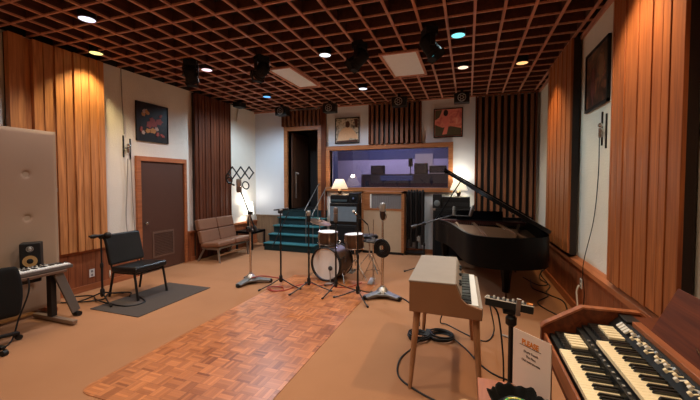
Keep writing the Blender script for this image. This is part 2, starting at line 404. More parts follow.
# control room window
w = struct(bpy.data.objects.new('window_1', None)); COL.objects.link(w); w.location = (-1.84, YB, 1.95); o = w.location
m = MB(o); F = .1
m.box(WX0-F, WX1+F, YB-.06, YB+.16, WZ1, WZ1+F); m.box(WX0-F, WX1+F, YB-.09, YB+.16, WZ0-F, WZ0); m.box(WX0-F, WX0, YB-.06, YB+.16, WZ0, WZ1); m.box(WX1, WX1+F, YB-.06, YB+.16, WZ0, WZ1)
m.build('window_frame', FRAMEW, w, smooth=0, bevel=.008)
m = MB(o); m.obox((-1.835, YB+.06, 1.955), (2.83, .008, .92), (R(4), 0, 0)); m.build('window_pane', glass(), w, smooth=0)
# the control room behind the glass
m = MB(); cz = .93; m.box(-5.2, .3, YB+1.2, 11.2, cz-.1, cz); m.box(-3.5, .3, YB+.2, YB+1.2, cz-.1, cz); struct(m.build('floor_control', plain('dark_floor', (.02, .02, .025), .9), smooth=0))
m = MB(); m.box(-5.2, .3, 11.0, 11.2, cz, 2.36); struct(m.build('wall_control', CTRL_WALL, smooth=0))
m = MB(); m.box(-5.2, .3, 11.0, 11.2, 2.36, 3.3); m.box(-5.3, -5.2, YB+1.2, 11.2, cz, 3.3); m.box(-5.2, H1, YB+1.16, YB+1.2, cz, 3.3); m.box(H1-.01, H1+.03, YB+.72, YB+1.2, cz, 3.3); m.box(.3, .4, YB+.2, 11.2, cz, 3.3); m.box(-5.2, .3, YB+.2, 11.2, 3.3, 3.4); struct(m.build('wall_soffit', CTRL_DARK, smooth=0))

# ------------------------------------------------------------------ wood slat panels
def boards_x(name, label, wall, sgn, y0, y1, z0, z1, mat, widths, depths, lv=.02, cat='wall panel'):
    loc = (wall, (y0+y1)/2, z0); t = thing(name, label, cat, loc)
    m = MB(loc); bk = min(depths)-.022; m.box(wall+sgn*.0215, wall+sgn*bk, y0+.004, y1-.004, z0-.02, z1); m.build('backing_box', CARRIER, t, smooth=0)  # dark tone stands in for shade on panel ends and the gap below
    m = MB(loc); y = y0; k = 0
    while y < y1-.012:
        wd = min(widths[k % len(widths)], y1-y); dp = depths[k % len(depths)]
        m.prism([(wall+sgn*bk, y+.0008), (wall+sgn*(dp+lv), y+.0008), (wall+sgn*(dp+lv), y+.012), (wall+sgn*dp, y+wd-.0008), (wall+sgn*bk, y+wd-.0008)], 'z', z0, z1); y += wd; k += 1
    m.build('board', mat, t, smooth=0, bevel=.003)
    return t
boards_x('slatted_wood_panel', 'honey coloured upright board panel behind the beige padded screen', XL, 1, 2.62, 3.79, .62, 3.46, SLAT_L,
         [.16, .09, .12, .13, .11, .12, .10, .11, .12, .11], [.12, .07, .115, .11, .115, .11, .12, .112, .115, .11], .014)
boards_x('slatted_wood_panel', 'dark red upright board panel behind the brown leather sofa', XL, 1, 5.64, 6.76, .02, 3.46, SLAT_D,
         [.09, .10, .085, .09, .08, .095, .09], [.10, .11, .105, .11, .102, .112, .105], .010)
boards_x('slatted_wood_panel', 'orange upright board panel beside the raised piano lid', XR, -1, 5.13, 6.5, .70, 3.47, SLAT_R,
         [.12, .10, .13, .11, .12], [.125, .122, .127, .123], .003)
boards_x('slatted_wood_panel', 'large cedar upright board panel above the organ', XR, -1, 2.70, 3.86, .70, 3.47, SLAT_R,
         [.16, .10, .14, .09, .13, .16, .08, .11, .14, .1], [.102, .106, .103, .108, .103, .107, .102, .107, .103], .004)
def fins_y(label, x0, x1, z0, z1, pitch, name='slatted_wood_panel'):
    loc = ((x0+x1)/2, YB, z0); t = thing(name, label, 'wall panel', loc)
    m = MB(loc); m.box(x0, x1, YB-.02, YB, z0, z1); m.build('backing_box', BLACK, t, smooth=0)
    m = MB(loc); n = round((x1-x0)/pitch)
    for k in range(n):
        x = x0+(k+.5)*(x1-x0)/n; m.box(x-.03, x+.03, YB-.11, YB-.02, z0, z1)
    m.build('fin', SLAT_B, t, smooth=0)
    for xa in (x0-.03, x1): m = MB(loc); m.box(xa, xa+.03, YB-.12, YB, z0, z1); m.build('side_frame', SLAT_D, t, smooth=0)
    return t
fins_y('brown upright fin panel above the control window between two pictures', -2.2, -1.04, 2.52, 3.44, .118)
fins_y('tall brown fin panel on back wall behind the grand piano', .16, 1.27, .12, 3.44, .125)
fins_y('short brown fin panel above the dark doorway', DX0-.1, DX1+.09, 3.05, 3.44, .118)
m = MB(); m.box(DX1+.1, DX1+.22, YB-.08, YB, 0, ZC); struct(m.build('trim_9', SLAT_D, smooth=0))
m = MB(); m.box(XR-.035, XR, 2.50, 2.55, .67, ZC); struct(m.build('trim_10', TRIMW, smooth=0))

# ------------------------------------------------------------------ ceiling lamps
LIGHT_MAT = {}
def light(kind, name, loc, energy, col, parent=None, size=.1, spot=140, blend=.7, rot=(0, 0, 0), sy=None):
    l = bpy.data.lights.new(name, kind); l.energy = energy; l.color = col
    if kind == 'SPOT': l.spot_size = R(spot); l.spot_blend = blend; l.shadow_soft_size = size
    elif kind == 'POINT': l.shadow_soft_size = size
    elif kind == 'AREA': l.size = size; l.shape = 'RECTANGLE'; l.size_y = sy or size
    o = bpy.data.objects.new(name, l); COL.objects.link(o); o.location = loc; o.rotation_euler = rot
    if parent is not None: o.parent = parent
    return o
def downlight(x, y, label, col, watt, glow=None, cone=128):
    t = thing('ceiling_downlight', label, 'ceiling light', (x, y, ZC), group='round lamps in the wooden ceiling grid')
    m = MB(); m.lathe([(.088, 0), (.09, .06), (.09, 1)], 24, (0, 0, -.012), (0, 0, .15)); m.build('housing', BLACKM, t)
    m = MB(); m.lathe([(.078, 0), (.084, .4), (.084, 1)], 24, (0, 0, -.02), (0, 0, -.0125)); m.build('lens', emit('lens_glow', glow or col, 1.6), t)
    m = MB(); m.torus((0, 0, -.014), (0, 0, 1), .087, .007); m.build('trim_ring', BEAM_SHADE, t)
    light('SPOT', 'downlight_beam', (0, 0, -.035), watt, col, t, .08, cone, .6)
    return t
WARM = (1, .74, .47); NEUT = (1, .86, .70); COOL = (.86, .9, 1); YEL = (1, .80, .40)
K = 1.32
downlight(-4.11, 2.76, 'cool white round ceiling lamp above the padded screen', (.95, .9, .95), 100*K, (.85, .85, 1))
downlight(-5.06, 3.51, 'yellowish round ceiling lamp close to the left wall boards', YEL, 110*K, (1, .85, .3), 104)
downlight(-4.09, 4.62, 'pinkish white round ceiling lamp next to a black stage light', (1, .84, .82), 95*K, (1, .75, .85))
downlight(-1.99, 4.65, 'white round ceiling lamp between the two white ceiling panels', (1, .95, .92), 140*K, (.9, .95, 1))
downlight(-4.14, 6.48, 'blue round ceiling lamp near the white corner', (.64, .84, 1), 205*K, (.12, .42, .9), 158)
downlight(-1.99, 6.55, 'white round ceiling lamp in front of the middle fin panel', (.86, .9, 1), 110*K, (.85, .9, 1), 150)
downlight(-.14, 4.58, 'turquoise round ceiling lamp beside a black stage light', (.66, .96, .96), 75*K, (.2, .75, .8), 146)
downlight(-.10, 5.87, 'peach white round ceiling lamp above the grand piano', (1, .92, .86), 70*K, (1, .7, .5), 140)
downlight(.77, 5.95, 'amber round ceiling lamp nearest the right wall', (1, .64, .28), 100*K, (1, .55, .2), 108)
for k, (x, y, c, wv) in enumerate(((.86, 3.2, WARM, 170), (.25, 1.3, WARM, 75), (-1.9, 2.6, NEUT, 140), (-1.9, .6, NEUT, 90), (-3.5, .3, NEUT, 90), (-4.1, -1.2, WARM, 70), (-1.9, -1.4, WARM, 110), (.2, -1.0, WARM, 80))):  # out of view; all but the first two put in to light the room
    downlight(x, y, ['warm round ceiling lamp over the cedar board panel', 'warm round ceiling lamp over the organ', 'unseen added ceiling lamp over the parquet strip', 'unseen added ceiling lamp over the near end of the parquet', 'unseen added ceiling lamp over the desk chair', 'unseen added ceiling lamp at the front left of the room', 'unseen added ceiling lamp at the front middle of the room', 'unseen added ceiling lamp at the front right of the room'][k], c, wv*K, None, 108 if k == 0 else 128)

# white ceiling panels
def ceil_panel(x0, x1, y0, y1, label):
    loc = ((x0+x1)/2, (y0+y1)/2, ZC); t = thing('ceiling_light_panel', label, 'ceiling panel', loc, group='white panels in the ceiling grid')
    m = MB(loc); m.box(x0, x1, y0, y1, ZC-.014, ZC-.004); m.build('diffuser', PANELW, t, smooth=0)
    m = MB(loc); f = .035
    m.box(x0-f, x1+f, y0-f, y0, ZC-.03, ZC); m.box(x0-f, x1+f, y1, y1+f, ZC-.03, ZC); m.box(x0-f, x0, y0, y1, ZC-.03, ZC); m.box(x1, x1+f, y0, y1, ZC-.03, ZC)
    m.build('frame', BEAM, t, smooth=0)
ceil_panel(-1.22, -.72, 4.92, 6.0, 'white framed rectangular ceiling panel, the one nearer the turquoise lamp')
ceil_panel(-3.12, -2.74, 4.95, 6.06, 'white rectangular ceiling panel next to a black stage light, left one')

# black stage lights hung under the grid
def stage_light(x, y, rz, tilt, label, ring=False, lens=None):
    t = thing('stage_light', label, 'stage light', (x, y, ZC), rz, 'black stage lights hung from the ceiling'); t.scale = (.85, .85, .85)
    m = MB(); m.box(-.11, .11, -.09, .09, -.10, .012); m.build('base_box', MATTEB, t, bevel=.012)
    m = MB(); 
    for s in (-1, 1): m.box(s*.125-.01, s*.125+.01, -.035, .035, -.265, -.07)
    m.box(-.135, .135, -.035, .035, -.12, -.1); m.build('yoke', BLACKM, t, bevel=.004)
    M4 = Matrix.Translation((0, 0, -.235)) @ Euler((R(tilt), 0, 0)).to_matrix().to_4x4()
    m = MB(); m.M = M4; m.lathe([(.05, 0), (.09, .1), (.105, .35), (.105, .8), (.115, .82), (.115, 1)], 18, (0, 0, .15), (0, 0, -.14))
    for k in range(6): m.torus((0, 0, .1-k*.022), (0, 0, 1), .106, .005, 18, 6)
    m.build('lamp_head', MATTEB, t)
    m = MB(); m.M = M4; m.lathe([(.09, 0), (.095, 1)], 18, (0, 0, -.145), (0, 0, -.141)); m.build('lens', lens or MATTEB, t)
    m = MB(); m.M = M4
    for a in range(4):
        q = Matrix.Rotation(a*PI/2, 4, 'Z') @ Matrix.Translation((0, .115, -.14)) @ Matrix.Rotation(R(-28), 4, 'X')
        m.box(-.09, .09, -.003, .003, -.10, 0, q)
    m.build('barn_door', MATTEB, t)
    if ring:
        m = MB(); m.torus((.2, 0, -.14), (.3, 1, 0), .042, .004, 18, 6); m.tube(curve_pts([(.1, 0, -.05), (.17, .0, -.03), (.2, 0, -.1)]), .003, 6); m.build('safety_cable', STEEL, t)
    return t
stage_light(-4.07, 4.25, R(30), 52, 'black stage light beside the pinkish ceiling lamp')
stage_light(-2.93, 4.45, R(70), 58, 'black stage light hanging over the left end of the narrower white ceiling panel', True)
stage_light(-1.40, 4.45, R(80), 55, 'black stage light in front of the wider white ceiling panel, wire loop at its side', True)
stage_light(-.47, 4.33, R(-60), 40, 'black stage light with painted turquoise reflection on its lens beside the turquoise lamp', False, emit('cyan_reflection', (.06, .42, .5), .8))  # lens emission stands in for the turquoise lamp's reflection
def can_light(x, y, label):
    t = thing('ceiling_loudspeaker', label, 'ceiling unit', (x, y, ZC), 0, 'black ring fronted boxes along the back of the ceiling')
    m = MB(); m.box(-.15, .15, -.08, .12, -.27, -.07); m.build('box', BLACK, t, bevel=.015)
    m = MB(); m.box(-.03, .03, -.02, .02, -.08, -.002); m.box(-.17, .17, -.02, .02, -.08, -.065); m.build('bracket', BLACKM, t)
    m = MB(); m.torus((0, -.082, -.17), (0, 1, 0), .075, .008, 20, 6); m.torus((0, -.082, -.17), (0, 1, 0), .03, .007, 14, 6)
    for k in range(6):
        a = k*PI/3; m.cyl((.03*math.cos(a), -.082, -.17+.03*math.sin(a)), (.075*math.cos(a), -.082, -.17+.075*math.sin(a)), .005, n=6)
    m.build('ring_grille', STEEL, t)
can_light(-4.24, 7.28, 'black ring fronted ceiling box above the white corner wall')
can_light(-3.02, 7.33, 'black ring fronted ceiling box just right of the doorway')
can_light(-1.40, 7.24, 'black ring fronted ceiling box above the middle fin panel')
can_light(-.14, 7.32, 'black ring fronted ceiling box above the reddish picture')
t = thing('ceiling_projector', 'small black box under the ceiling above the red board panel', 'ceiling unit', (-5.05, 6.75, ZC))
m = MB(); m.box(-.1, .1, -.12, .12, -.13, -.02); m.build('box', BLACK, t, bevel=.01)
m = MB(); m.cyl((0, 0, -.02), (0, 0, 0), .03); m.build('mount', BLACKM, t)

# ------------------------------------------------------------------ left wall things
def picture(name, label, loc, rz, w, h, bg, patches=(), fr=BLACK, fw=.018):
    """faces local -y"""
    t = thing(name, label, 'picture', loc, rz)
    m = MB(); 
    m.box(-w/2, w/2, -.03, 0, -h/2, -h/2+fw); m.box(-w/2, w/2, -.03, 0, h/2-fw, h/2); m.box(-w/2, -w/2+fw, -.03, 0, -h/2, h/2); m.box(w/2-fw, w/2, -.03, 0, -h/2, h/2)
    m.build('frame', fr, t, smooth=0)
    m = MB(); m.box(-w/2+fw, w/2-fw, -.018, -.002, -h/2+fw, h/2-fw); pic = m.build('print', bg, t, smooth=0)
    for k, (nm, pts, mt) in enumerate(patches):
        m = MB(); m.prism([(x*w, z*h) for x, z in pts], 'y', -.0185-.0006*(k+1), -.0175); m.build(nm, mt, pic, smooth=0)
    return t
def ell(cx, cz, rx, rz, n=18, jit=0, rot=0):
    out = []
    for k in range(n):
        a = 2*PI*k/n; q = 1+jit*math.sin(5*a+cx*20); x, z = rx*math.cos(a)*q, rz*math.sin(a)*q
        out.append((cx+x*math.cos(rot)-z*math.sin(rot), cz+x*math.sin(rot)+z*math.cos(rot)))
    return out
red1 = plain('poster_red', srgb(150, 56, 40), .5, var=.4, scale=40); org1 = plain('poster_orange', srgb(190, 130, 60), .5, var=.3, scale=40); pk1 = plain('poster_pale', srgb(190, 160, 140), .5, var=.3, scale=50)
dk1 = splotch('poster_dark', [(.3, (.006, .004, .004)), (.55, (.012, .006, .006)), (.75, (.06, .02, .012))], 9)
picture('framed_poster', 'dark poster with red and orange blooms above the brown door', (XL, 4.72, 2.69), PI/2, .66, .68, dk1,
        [('print_shape', ell(-.22+.07*math.cos(a), .24+.05*math.sin(a*1.7), .06, .05, 10, .15, a), (org1, pk1)[k % 2]) for k, a in enumerate((0, 1.3, 2.7, 4.1, 5.3))] +
        [('print_shape', ell(x, z, rx, rz, 11, .22, x*9), (red1, red1, org1, red1, pk1)[k % 5]) for k, (x, z, rx, rz) in enumerate(((-.1, -.05, .09, .1), (.05, -.02, .1, .08), (.0, -.2, .1, .07), (.2, .06, .08, .12), (.12, -.14, .05, .06), (-.02, .08, .09, .06), (.25, .22, .04, .06), (-.16, -.22, .06, .07), (.3, -.3, .08, .04), (-.3, -.28, .05, .05), (-.36, -.2, .04, .07), (.14, -.28, .06, .05)))], BLACK, .012)
tanm = plain('poster_tan', srgb(214, 178, 140), .5, var=.2, scale=30); skin = plain('poster_brown', srgb(74, 42, 30), .5); grn = splotch('poster_greygreen', [(.35, srgb(84, 80, 70)), (.5, srgb(176, 166, 148)), (.7, srgb(214, 204, 186))], 14)
picture('framed_poster', 'framed print of a light clothed sitter left of the middle fin panel', (-2.795, YB, 2.88), 0, .62, .62, grn,
        [('print_shape', [(-.4, -.42), (-.36, -.12), (-.2, .08), (-.02, .14), (.16, .1), (.3, -.04), (.42, -.2), (.44, -.34), (.1, -.3), (.05, -.42)], tanm),
         ('print_shape', ell(.02, .24, .09, .13), skin), ('print_shape', [(.28, .44), (.44, .44), (.44, .1), (.34, .12)], skin), ('print_shape', [(-.44, -.46), (.44, -.46), (.44, -.36), (-.44, -.4)], skin)], BLACK, .02)
rd = splotch('poster_rose', [(.3, srgb(180, 84, 82)), (.5, srgb(222, 126, 112)), (.75, srgb(236, 170, 148))], 8); olive = plain('poster_olive', srgb(84, 76, 56), .5, var=.3, scale=30); dsk = plain('poster_dusk', srgb(40, 26, 30), .5)
picture('framed_poster', 'rose red framed print right of the middle fin panel', (-.435, YB, 2.935), 0, .62, .64, rd,
        [('print_shape', [(-.45, -.45), (.45, -.45), (.45, -.2), (.1, -.12), (-.2, -.16), (-.45, -.05)], olive),
         ('print_shape', [(-.2, -.4), (-.1, -.1), (-.22, .1), (-.12, .32), (-.04, .44), (.06, .36), (.0, .2), (.04, -.02), (-.04, -.38)], plain('poster_salmon', srgb(226, 128, 116), .5)),
         ('print_shape', ell(-.08, .34, .08, .11), dsk), ('print_shape', [(-.45, .45), (-.2, .45), (-.3, .2), (-.45, .1)], olive)], BLACK, .022)
dk2 = splotch('poster_amber', [(.3, srgb(40, 24, 18)), (.5, srgb(76, 48, 36)), (.62, srgb(136, 80, 52)), (.8, srgb(180, 110, 70))], 7)
picture('framed_poster', 'dark amber framed picture high on the right wall', (XR, 4.555, 2.8), -PI/2, .72, .68, dk2,
        [('print_shape', ell(-.15, -.1, .1, .3, jit=.2), plain('poster_rust', srgb(96, 40, 28), .5)), ('print_shape', ell(.2, .12, .12, .22, jit=.2), plain('poster_ochre', srgb(120, 82, 50), .5))], BLACK, .03)

def cable_hook(loc, rz, label):
    t = thing('cable_hook', label, 'wall hook', loc, rz)     # faces local -y
    m = MB()
    for s in (-1, 1): m.box(s*.06-.011, s*.06+.011, -.014, 0, -.17-.02*s, .19-.02*s)
    m.build('bracket', BLACKM, t, bevel=.003)
    m = MB(); m.cyl((0, -.035, .03), (0, -.035, -.07), .022); m.cyl((-.05, -.03, 0), (.05, -.03, 0), .01); m.ball((0, -.04, .06), .024); m.build('clip', CHROME, t)
cable_hook((XL, 4.22, 2.19), PI/2, 'black cable hook with silver clip left of the brown door')
cable_hook((XR, 4.32, 2.17), -PI/2, 'black cable hook with silver clip below the picture on right wall')
def cable(name, label, pts, r, mat, n=8, group=None, smooth_pts=True):
    m = MB(); m.tube(curve_pts(pts, n) if smooth_pts else pts, r, 6)
    return tag(m.build(name, mat), label, 'cable', group)
cable('wall_cable', 'thin grey cable dropping from ceiling to hook by the door', [(XL+.015, 4.14, ZC+.05), (XL+.015, 4.15, 3.0), (XL+.02, 4.17, 2.42)], .007, GREYC)
cable('wall_cable', 'grey cable pair strand hanging from hook down the left wall', [(XL+.05, 4.2, 2.02), (XL+.025, 4.19, 1.5), (XL+.03, 4.16, 1.0), (XL+.09, 4.15, .6), (XL+.09, 4.15, .3)], .008, GREYC)
cable('wall_cable', 'second grey strand hanging beside the door from the hook', [(XL+.05, 4.25, 2.02), (XL+.03, 4.28, 1.5), (XL+.03, 4.3, 1.0), (XL+.09, 4.28, .62), (XL+.1, 4.26, .35)], .008, GREYC)
cable('wall_cable', 'dark cable hanging from the hook down the right wall', [(XR-.05, 4.31, 2.1), (XR-.03, 4.38, 1.7), (XR-.03, 4.49, 1.2), (XR-.095, 4.58, .66), (XR-.07, 4.6, .3), (XR-.1, 4.62, .02)], .0045, BLACK)
cable('wall_cable', 'white power cord dropping from the right wall outlet', [(XR-.075, 4.79, .38), (XR-.1, 4.78, .3), (XR-.1, 4.74, .15), (XR-.12, 4.7, .01), (XR-.3, 4.5, .008)], .009, WHITEP)
m = MB(); m.cyl((XL+.0225, 7.18, 3.44), (XL+.0225, 7.09, 3.12), .022); tag(m.build('white_tube', WHITEP), 'short slanted white tube high on the white corner wall', 'tube')
def outlet(loc, rz, label):
    t = thing('wall_outlet', label, 'wall outlet', loc, rz)
    m = MB(); m.box(-.04, .04, -.008, 0, -.06, .06); m.build('plate', WHITEP, t, bevel=.004)
    for z in (.027, -.027): m = MB(); m.box(-.014, .014, -.011, -.008, z-.015, z+.015); m.build('socket', plain('outlet_grey', (.25, .25, .25), .5), t, smooth=0)
outlet((LW, 3.58, .25), PI/2, 'white outlet on the wood wainscot behind the black chair')
outlet((XR-.05, 4.79, .4), -PI/2, 'white outlet on the right wainscot below the hanging cable')

# ------------------------------------------------------------------ mat, chair
m = MB(); m.box(-4.56, -3.73, 3.0, 4.22, 0, .008); tag(m.build('floor_mat', RUGM, smooth=0), 'dark grey rectangular mat under the black chair', 'mat')
def chair():
    t = thing('stacking_chair', 'black padded chair standing on the dark mat by the door', 'chair', (-4.5, 3.65, .008))
    # faces +x
    m = MB(); g = []
    def pad(cx, cz, L, th, W, rot):
        m = MB(); m.M = Matrix.Translation((cx, 0, cz)) @ Matrix.Rotation(rot, 4, 'Y'); m.box(-L/2, L/2, -W/2, W/2, -th/2, th/2); return m
    pad(.02, .405, .48, .085, .52, R(-3)).build('seat', LEATHB, t, bevel=.03, seg=4)
    pad(-.275, .665, .06, .44, .54, R(-14)).build('backrest', LEATHB, t, bevel=.027, seg=4)
    m = MB()
    for s in (-1, 1): m.tube([(-.2, s*.23, .35), (-.23, s*.23, .42), (-.3, s*.23, .7)], .012)
    m.tube([(-.2, -.23, .35), (-.2, .23, .35)], .012); m.tube([(.2, -.23, .35), (.2, .23, .35)], .012); m.tube([(-.2, -.23, .35), (.22, -.23, .36)], .012); m.tube([(-.2, .23, .35), (.22, .23, .36)], .012)
    m.build('frame', BLACKM, t)
    for s in (-1, 1):
        m = MB(); m.tube([(.2, s*.23, .36), (.26, s*.235, .02), (.26, s*.235, 0)], .016); m.build('leg', BLACKM, t)
        m = MB(); m.tube([(-.2, s*.23, .35), (-.28, s*.235, .02), (-.28, s*.235, 0)], .016); m.build('leg', BLACKM, t)
    m = MB(); m.torus((-.2, -.28, .34), (1, 1.6, 0), .05, .006, 18, 6); m.build('tag_ring', WHITEP, t)
chair()
# boom microphone stand by the chair
def tripod(t, n, r, h, rot=0, mat=BLACKM, hub=.22, thick=.009):
    for k in range(n):
        a = rot+2*PI*k/n
        m = MB(); m.tube([(.02*math.cos(a), .02*math.sin(a), hub), (r*.55*math.cos(a), r*.55*math.sin(a), hub*.45), (r*math.cos(a), r*math.sin(a), .012)], thick)
        m.cyl((r*.93*math.cos(a), r*.93*math.sin(a), .02), (r*1.02*math.cos(a), r*1.02*math.sin(a), .012), .014, n=8)
        m.build('leg', mat, t)
    m = MB(); m.lathe([(.02, 0), (.028, .2), (.028, .8), (.018, 1)], 12, (0, 0, hub-.05), (0, 0, hub+.06)); m.build('hub', mat, t)
    m = MB(); m.cyl((0, 0, hub), (0, 0, h*.55), .014); m.cyl((0, 0, h*.5), (0, 0, h), .0105); m.build('pole', mat, t)
    m = MB(); m.lathe([(.014, 0), (.02, .2), (.02, .8), (.014, 1)], 12, (0, 0, h*.52), (0, 0, h*.52+.07)); m.build('clutch', mat, t)
t = thing('microphone_stand', 'black boom microphone stand between the wall and the black chair', 'microphone stand', (-4.67, 3.24, .008))
tripod(t, 3, .34, .88, R(100), hub=.12)
m = MB(); m.tube([(-.16, -.05, .885), (.05, .02, .88)], .012); m.ball((.0, 0, .88), (.03, .03, .035)); m.build('boom', BLACKM, t)
t2 = thing('microphone', 'black vocal microphone on the boom stand by the black chair', 'microphone', (-4.67, 3.24, .908))
m = MB(); m.lathe([(.012, 0), (.016, .5), (.024, .6), (.03, .8), (.02, 1)], 14, (.05, .02, .01), (.0, -.14, .0)); m.ball((.07, .04, .0), (.055, .045, .045)); m.build('body', BLACK, t2)
m = MB(); m.tube([(.02, .02, -.02), (.05, .03, -.08), (.055, .04, -.14)], .02); m.build('grip', BLACK, t2)
for k, (pts, lb) in enumerate((([(-5.2, 3.0, .01), (-4.95, 3.1, .012), (-4.75, 3.3, .012), (-4.9, 3.5, .012), (-4.65, 3.62, .02), (-4.5, 3.5, .02)], 'black cable looping on floor behind the microphone stand'),
        ([(-5.3, 3.2, .01), (-5.05, 3.35, .012), (-4.7, 3.2, .03), (-4.2, 3.2, .016), (-4.1, 3.4, .016), (-4.4, 3.55, .016)], 'thin black cable lying across the dark mat'))):
    cable('floor_cable', lb, pts, .009, BLACK)

# ------------------------------------------------------------------ beige padded screen (gobo), desk with keyboard, loudspeaker, office chair
loc = (-4.99, 2.05, 0); t = thing('acoustic_screen', 'tall beige padded acoustic screen behind the keyboard desk', 'screen', loc)
m = MB(loc); gx = -4.94; y0, y1, z0, z1 = 1.15, 2.905, .07, 2.26; n1, n2 = 120, 140; grid = []
dim = [(y, z) for z in (.35, .85, 1.2, 1.72) for y in (1.35, 1.95, 2.58)]
for i in range(n2+1):
    row = []
    for j in range(n1+1):
        y, z = y0+(y1-y0)*j/n1, z0+(z1-z0)*i/n2
        e = min(y-y0, y1-y, z-z0, z1-z); d = .018*math.exp(-(e/.025)**2)
        for (dy, dz) in dim: d += .03*math.exp(-((y-dy)**2+(z-dz)**2)/.0009)+.006*math.exp(-((y-dy)**2+(z-dz)**2)/.01)
        row.append((gx-d, y, z))
    grid.append(row)
m.sheet(grid); m.build('padded_face', BEIGE, t, smooth=80)
m = MB(loc); m.box(gx-.10, gx-.016, y0, y1, z0, z1); m.build('core', BEIGE_E, t, bevel=.012)
m = MB(loc)
for (dy, dz) in dim: m.ball((gx-.034, dy, dz), (.006, .011, .011), 10, 6)
m.build('button', plain('brown_button', srgb(66, 48, 36), .8), t)
m = MB(loc)
for z in (.45, 1.5): m.box(gx-.08, gx-.03, y1, y1+.012, z, z+.05)
m.build('hinge', STEEL, t, smooth=0)
for y in (1.3, 2.75):
    m = MB(loc); m.box(gx-.3, gx+.14, y-.03, y+.03, .03, .075); m.cyl((gx-.25, y, 0), (gx-.25, y, .04), .02); m.cyl((gx+.1, y, 0), (gx+.1, y, .04), .02); m.build('foot', WAINS, t, smooth=0)

loc = (-4.6, 2.1, 0); t = thing('keyboard_table', 'small dark desk holding the keyboard in front of the padded screen', 'table', loc)
m = MB(loc); m.box(-4.86, -4.44, 1.1, 2.68, .575, .605); m.build('tabletop', wood('desk_brown', srgb(80, 58, 46), srgb(110, 80, 62), .5, axis=1, island=.05), t, bevel=.004)
m = MB(loc); m.box(-4.80, -4.76, 1.22, 2.60, .46, .51); m.build('crossbar', BLACKM, t, bevel=.003)
for y in (1.22, 2.60):
    m = MB(loc); m.box(-4.63, -4.55, y-.03, y+.03, .06, .575); p = m.build('leg', BLACKM, t, bevel=.006)
    m = MB(loc); m.box(-4.90, -4.2, y-.03, y+.03, .015, .06); m.build('foot_bar', plain('tan_metal', srgb(120, 96, 78), .5), p, bevel=.008)
m = MB(loc); m.beam((-4.49, 2.61, .575), (-4.50, 2.80, .06), .095, .03, (1, 0, 0)); pl = m.build('brace_plank', plain('grey_plank', srgb(96, 90, 86), .5), t, bevel=.006)
m = MB(loc); m.cyl((-4.55, 2.81, .03), (-4.45, 2.81, .03), .03); m.build('brace_foot', BLACK, pl)
loc = (-4.56, 2.3, .605); t = thing('midi_keyboard', 'small keyboard with white keys and knobs on the desk', 'keyboard', loc)
m = MB(loc); m.box(-4.74, -4.46, 1.85, 2.76, .608, .65); m.build('case', plain('grey_case', srgb(84, 76, 72), .45), t, bevel=.008)
m = MB(loc)
for k in range(36): m.box(-4.57, -4.465, 1.89+k*.0235, 1.89+k*.0235+.0225, .65, .664)
wk = m.build('white_keys', WKEY, t, bevel=.002)
m = MB(loc)
for k in range(36):
    if k % 7 in (0, 1, 3, 4, 5): m.box(-4.58, -4.525, 1.907+k*.0235, 1.921+k*.0235, .664, .674)
m.build('black_keys', BKEY, t, smooth=0)
for k in range(8): m = MB(loc); m.cyl((-4.66, 2.30+k*.04, .65), (-4.66, 2.30+k*.04, .675), .010, .009); m.build('knob', STEEL, t)
m = MB(loc); m.box(-4.645, -4.61, 2.26, 2.6, .65, .662); m.build('control_strip', WHITEP, t, bevel=.003)
cable('desk_cable', 'black cable hanging down from the keyboard desk', [(-4.43, 2.3, .6), (-4.4, 2.28, .45), (-4.42, 2.2, .2), (-4.35, 2.1, .02), (-4.2, 1.9, .01)], .008, BLACK)
loc = (-4.735, 2.48, .605); t = thing('studio_monitor', 'black studio loudspeaker with yellow cone behind the keyboard', 'loudspeaker', loc, R(-38))
m = MB(); m.box(-.16, .0, -.092, .092, 0, .32); m.build('cabinet', BLACK, t, bevel=.012)
m = MB(); m.lathe([(.03, .5), (.058, .1), (.066, 1), (.055, 1)], 24, (0, 0, .115), (.006, 0, .115), False); m.lathe([(.06, 0), (.032, 1)], 24, (.004, 0, .115), (-.012, 0, .115), False); m.build('woofer_cone', YELC, t)
m = MB(); m.ball((-.002, 0, .115), (.014, .03, .03)); m.build('dust_cap', BLACK, t)
m = MB(); m.ball((.0, 0, .255), (.01, .022, .022)); m.torus((.001, 0, .255), (1, 0, 0), .03, .004, 20, 6); m.build('tweeter', STEEL, t)

loc = (-4.22, 1.86, 0); t = thing('office_chair', 'black swivel office chair at the left edge', 'chair', loc)
m = MB(loc); g = []
for i in range(9):
    row = []
    for j in range(9):
        u, v = j/8*2-1, i/8; z = .33+.49*v; y = 1.85+u*(.23-.03*(2*v-1)**2); x = -4.14+.05*u*u-.05*(v-.4)**2; row.append((x, y, z))
    g.append(row)
m.sheet(g); m.build('backrest', BLACKF, t, smooth=80, solid=.05, bevel=0, sub=1)
m = MB(loc); m.box(-4.62, -4.2, 1.63, 2.07, .42, .49); m.build('seat', BLACKF, t, bevel=.03, seg=3)
m = MB(loc); m.tube([(-4.12, 1.85, .5), (-4.13, 1.85, .40), (-4.25, 1.85, .37), (-4.4, 1.85, .38)], .02); m.build('back_bar', BLACKM, t)
m = MB(loc); m.cyl((-4.4, 1.85, .09), (-4.4, 1.85, .42), .028); m.build('gas_post', BLACKM, t)
